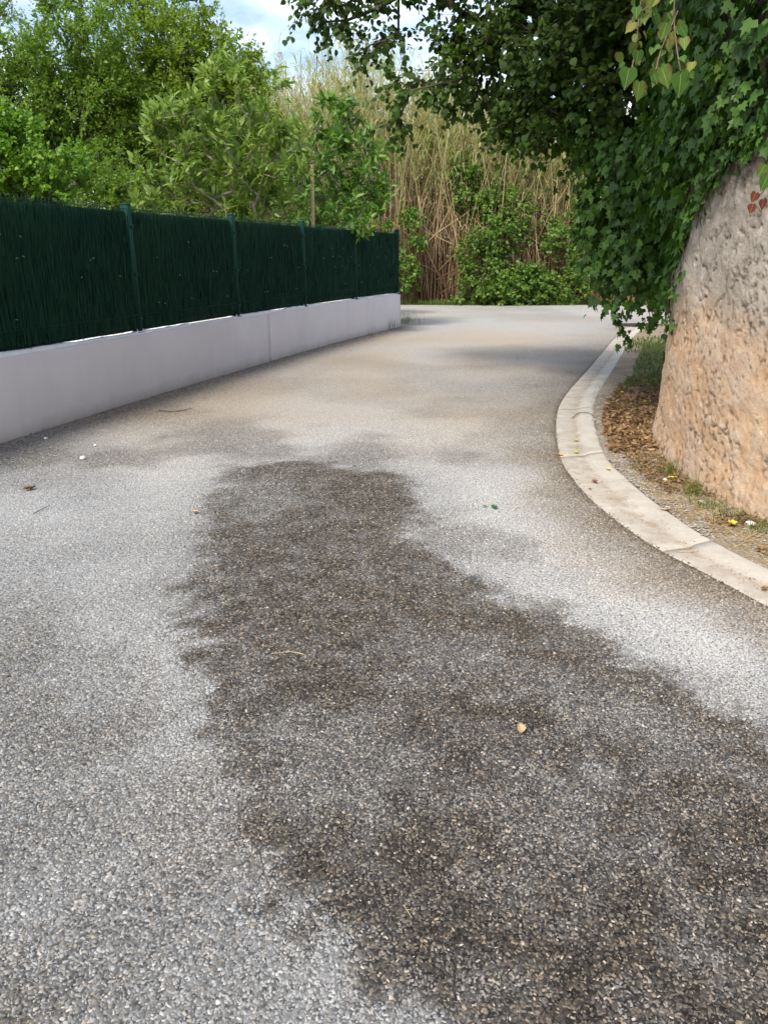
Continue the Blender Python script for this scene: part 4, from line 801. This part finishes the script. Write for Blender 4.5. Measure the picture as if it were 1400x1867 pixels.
# trailing strands
strands = [[(1122,540,8.3),(1120,568,8.3),(1132,596,8.3),(1150,628,8.3)], [(1205,545,7.3),(1195,575,7.3),(1182,600,7.3)], [(1165,535,7.6),(1163,556,7.6)], [(1255,500,6.6),(1262,550,6.5),(1240,575,6.6)], [(1215,520,7.0),(1230,560,6.8),(1245,580,6.7)]]
stp = []; mb = MB()
for st_ in strands:
    c = catmull([P(u, v, Y) for u, v, Y in st_], 14); mb.tube(c, .004, 4); n = len(c); stp.append(np.repeat(c, 2, 0)+rng.normal(0, .02, (2*n, 3)))
for k in range(60):                        # stems running over the wall
    s0 = rng.uniform(zb_s[0], zb_s[5]); z0 = OWH-.1; pts_ = []
    for j in range(8):
        i_ = int(np.clip(np.searchsorted(ss, s0+rng.normal(0, .08)*j), 0, len(ss)-1)); z_ = z0-j*.22
        if z_ < float(np.interp(ss[i_], zb_s, zb_z))+.25: break
        pts_.append(stone_surf[i_, min(int(np.searchsorted(zs, z_)), len(zs)-1)]+nn[i_]*.012)
    if len(pts_) > 1: mb.tube(pts_, .005, 4)
sprig_n = []
for k in range(22):                        # sprigs creeping down over the bare render
    s0 = rng.uniform(s_at(4.3), s_at(6.7)); z0 = float(np.interp(s0, zb_s, zb_z))+.1; Ls = rng.uniform(.12, .5)*(1.3 if s0 > s_at(5.8) else .6); c = []; dr = rng.normal(0, .45)
    for j in range(9):
        i_ = int(np.clip(np.searchsorted(ss, s0+dr*Ls*j/8), 0, len(ss)-1)); c.append(stone_surf[i_, int(np.searchsorted(zs, z0-Ls*j/8))]+nn[i_]*(.015+.02*rng.random()))
        for _ in range(2): stp.append((c[-1]+nn[i_]*.01+rng.normal(0, .025, 3))[None]); sprig_n.append(nn[i_])
    mb.tube(c, .0025, 4)
part('stem', *mb.get(), M_twig, iv, True, kind='stuff')
sp_ = np.concatenate(stp); pos = np.concatenate([pos, sp_]); nsp = rdir(len(sp_)); nsp[-len(sprig_n):] = np.array(sprig_n); nb = np.concatenate([nb, nsp])
n = len(pos); fw = unit(np.array([0, 0, -1.])+rdir(n)*.55+nb*.35); up = unit(nb+rdir(n)*.75+[0, 0, .25]); sz = .083*rng.uniform(.45, 1.25, n); sz[-len(sp_):] *= .75
dep = np.linalg.norm(pos-cams, axis=1); out_ = -np.sum(unit(pos-cams)*nb, 1); rad = np.ones(n); score = out_+rng.random(n)*.6; score[:len(pos1)] += .3*(np.linalg.norm(pos1-stone_surf[si[ok], ki[ok]], axis=1) > .15); ix = np.argsort(-score)[:300]
leaf_objects('ivy', pos[ix], fw[ix], up[ix], sz[ix], M_ivy, iv); kp = np.ones(n, bool); kp[ix] = False
V, F = place('ivy', pos[kp], fw[kp], up[kp], sz[kp]); part('foliage', V, F, M_ivy, iv, kind='stuff')
# yellowing vine spray hanging nearest
vs = thing('vine_spray', tuple(P(1235, -60, 3.6)), 'yellow green vine spray with large browning leaves hanging in front of the ivy', 'vine')
mb = MB(); stems = [[(1235,-60,3.6),(1228,20,3.6),(1232,80,3.55),(1240,130,3.5)], [(1180,-60,3.7),(1165,20,3.7),(1160,80,3.65),(1150,130,3.6)], [(1235,20,3.6),(1205,90,3.55),(1190,150,3.5)], [(1200,-60,3.6),(1190,0,3.6),(1170,20,3.6)]]
LP, LF, LU, LS = [], [], [], []
for st_ in stems:
    c = catmull([P(*q) for q in st_], 8); mb.tube(c, .003, 5)
    for j in range(2, len(c)):
        LP.append(c[j]+rng.normal(0, .028, 3)); LF.append(np.array([rng.normal(0, .8), rng.normal(0, .5), -1])); LU.append(np.array([rng.normal(0, .7), -1, .6+rng.normal(0, .4)])); LS.append(rng.uniform(.025, .055))
for u, v, s in ((1205,140,.08), (1240,150,.085), (1165,165,.07), (1147,140,.075), (1215,60,.055)):
    LP.append(P(u, v-18, 3.5)); LF.append(np.array([rng.normal(0, .3), 0, -1])); LU.append(np.array([rng.normal(0, .3), -1, .5])); LS.append(s)
part('stem', *mb.get(), M_twig, vs, True); leaf_objects('heart', np.array(LP), np.array(LF), np.array(LU), np.array(LS), M_vine, vs)
rs = thing('creeper_sprig', tuple(P(1425, 300, 4.0)), 'small creeper sprig with dark red leaves hanging against the old wall', 'creeper'); mb = MB()
c = catmull([P(1425, 290, 4.0), P(1400, 335, 3.95), P(1378, 365, 3.93)], 8); mb.tube(c, .0022, 5); part('stem', *mb.get(), M_twig, rs, True)
leaf_objects('heart', np.array([P(1378,350,3.9), P(1390,362,3.9), P(1372,372,3.9)]), np.array([[-.3,0,-1.],[.2,0,-1.],[-.2,0,-1.]]), np.array([[0,-1,.3],[.3,-1,.2],[-.4,-1,.2]]), np.array([.045,.05,.042]), M_redleaf, rs)
leaf_objects('heart', np.array([P(1400,318,3.9), P(1408,285,3.95), P(1395,300,3.9)]), np.array([[-.3,0,-1.],[.4,0,-1.],[-.5,.2,-1.]]), np.array([[0,-1,.3],[.3,-1,.2],[-.4,-1,.2]]), np.array([.07,.08,.06]), M_vine, rs)

# ------------------------------------------------------------------ single things lying about
def surf_z(x, y):
    gli, gri = np.interp(y, gut_l[:, 1], gut_l[:, 0]), np.interp(y, gut_r[:, 1], gut_r[:, 0])
    if x < gli: return float(road_z(np.array([x]), np.array([y]))[0])+(.006 if y < 7.2 else .0)
    if x < gri: return float(np.interp((x-gli)/(gri-gli), [p_[0] for p_ in prof[1:-1]], [p_[1] for p_ in prof[1:-1]])+road_z(np.array([gli]), np.array([y]))[0]+.006+.003)
    return float(verge_z(np.array([x]), np.array([y]))[0])
def fallen(u, v, size, mat, label, seed, curl=.35, wide=.36):
    r = np.random.default_rng(seed); K = 9; t = np.linspace(0, 1, K); w = wide*np.sin(math.pi*np.clip(t*.94+.03, 0, 1))**.8*(1-.25*t); rows = []
    cu = curl*r.uniform(.7, 1.3); tw = r.uniform(-.3, .3)
    for a, b in zip(t, w):
        for k in (-1, -.5, 0, .5, 1):
            rows.append([k*b*r.uniform(.75, 1.1)+.04*r.normal(), a-.5, .12*abs(k)**1.4*cu*3*b/wide+cu*.5*(a-.5)**2+tw*k*(a-.5)*.3+.028*r.normal()])
    V = np.array(rows)*size; V[:, 2] -= V[:, 2].min(); i = (np.arange(K-1)[:, None]*5+np.arange(4)[None]).ravel(); q = G(u, v); z = surf_z(q[0], q[1])
    Vb = V-[0, 0, .0012]; F = np.stack([i, i+1, i+6, i+5], 1); me = mesh('fallen_leaf', V, F, mat, True); root = thing('fallen_leaf', (q[0], q[1], z+(.004 if q[0] < np.interp(q[1], gut_r[:, 1], gut_r[:, 0]) else .026)), label, 'leaf', 'fallen leaves lying about', r.uniform(0, 6.28))
    obj('blade', me, root); mb = MB(); mb.tube([V[2]+[0, .01*size, .001], V[2]+[.03*size, -.25*size, .02*size], V[2]+[.06*size, -.42*size, .01*size]], .0012, 4); obj('stalk', mesh('stalk', *mb.get(), M_brn), root)
fl = [(55,892,.085,M_brn,'curled brown leaf on the gravel near the rendered wall',.6), (357,934,.05,M_tan,'small tan curled leaf beside the dark worn patch of road',.5), (950,1330,.05,M_tan,'pale tan crumpled leaf on the dark worn road',.5),
      (901,924,.06,M_grn,'fresh green leaf on the pale road',.2), (884,922,.03,M_grn,'tiny green leaf scrap beside the fresh green leaf',.2), (1050,802,.05,M_yg,'yellow green leaf in the gutter with a spotted edge',.4), (1050,824,.055,M_yg,'greener yellow leaf in the middle of the gutter',.3), (1021,829,.055,M_org,'orange leaf at the road side edge of the gutter',.4), (1108,857,.05,M_yel,'yellow leaf at the verge side edge of the gutter',.3),
      (1333,965,.085,M_yel,'large bright yellow leaf at the foot of the old wall',.3), (1083,877,.06,M_redb,'narrow reddish brown leaf in the gutter',.5), (1075,891,.03,M_redb,'small dark red leaf crumb in the gutter',.4), (1393,1073,.045,M_brn,'brown curled leaf on the gutter close to its worn joint',.5),
      (1212,931,.06,M_tan,'pale straw yellow leaf on the verge gravel',.3), (1224,882,.06,M_yel,'yellow leaf in the grass at the wall corner',.4), (1243,886,.055,M_brn,'brown leaf in the grass at the wall corner',.4), (1176,742,.075,M_yel,'yellow leaf on the brown litter close to the wall',.4), (1131,722,.07,M_yel,'yellow leaf on the brown litter close to the gutter',.4), (1187,831,.07,M_tan,'tan dry leaf at the wall corner',.5), (1275,927,.05,M_tan,'dry tan leaf under the low weeds',.4)]
for i_, (u, v, s, mt, lb, cu) in enumerate(fl): fallen(u, v, s, mt, lb, 40+i_, cu)
def twig(pts, r, mat, label, name='twig'):
    c = [G(u, v) for u, v in pts]; c = np.array([[q[0], q[1], surf_z(q[0], q[1])+r+.004] for q in c]); c = catmull(c, 6); c[:, 2] += np.abs(np.sin(np.arange(len(c))*1.3))*.003
    mb = MB(); b0 = c[0].copy(); mb.tube(c-b0, np.linspace(r, r*.5, len(c)), 6); m_ = len(c)//2
    mb.tube([c[m_]-b0, c[m_]-b0+(c[-1]-c[m_])*.3+[.01, .006, .004]], [r*.6, r*.3], 5)
    tag(obj(name, mesh(name, *mb.get(), mat, True), None, b0), label, 'twig', 'twigs lying about')
twig([(1042,762),(1056,753),(1072,755),(1082,760)], .004, M_darktwig, 'bent dark twig across the gutter')
twig([(1238,1006),(1258,1005),(1272,1003)], .003, M_straw, 'pale straw stalk lying in the gutter')
twig([(592,1290),(620,1288),(650,1281)], .0022, M_twig, 'thin brown twig on the worn road')
twig([(62,938),(80,928),(94,922)], .003, M_darktwig, 'short dark stick on the gravel near the curled brown leaf')
twig([(1046,860),(1056,864),(1066,862)], .002, M_straw, 'thin straw in the middle of the gutter')
twig([(1270,935),(1310,960),(1350,985),(1395,1000)], .003, M_straw, 'long dry grass stalk on the verge by the old wall')
twig([(640,675),(680,668),(720,672)], .006, M_darktwig, 'dark stick on the gravel beside the rendered wall') if False else twig([(290,748),(320,750),(350,744)], .005, M_darktwig, 'dark stick on the gravel beside the rendered wall')
twig([(555,1195),(530,1190),(495,1193)], .0018, M_straw, 'pale grass stem on the dark worn road')
twig([(735,1652),(742,1662),(750,1675)], .0012, M_straw, 'short straw bit among the dark chippings')
def pebble(u, v, s, label, mat=M_white):
    q = G(u, v); v_, f_ = ico(1.0, 2); r = fbm(v_*1.3+rng.uniform(0, 30, 3), 3)*.8+.6; V = v_*r[:, None]*s*[1, .85, .65]
    tag(obj('pebble', mesh('pebble', V, f_, mat, True), None, (q[0], q[1], surf_z(q[0], q[1])+s*.42)), label, 'stone', 'loose stones')
pebble(152, 836, .022, 'white pebble on the gravel below the rendered wall'); pebble(1366, 966, .03, 'white stone at the foot of the old wall beside the yellow leaf')
pebble(84, 800, .017, 'small white pebble hard against the rendered wall'); pebble(1211, 880, .018, 'pale pebble in the grass at the wall corner'); pebble(174, 812, .013, 'tiny white pebble near the larger white pebble')
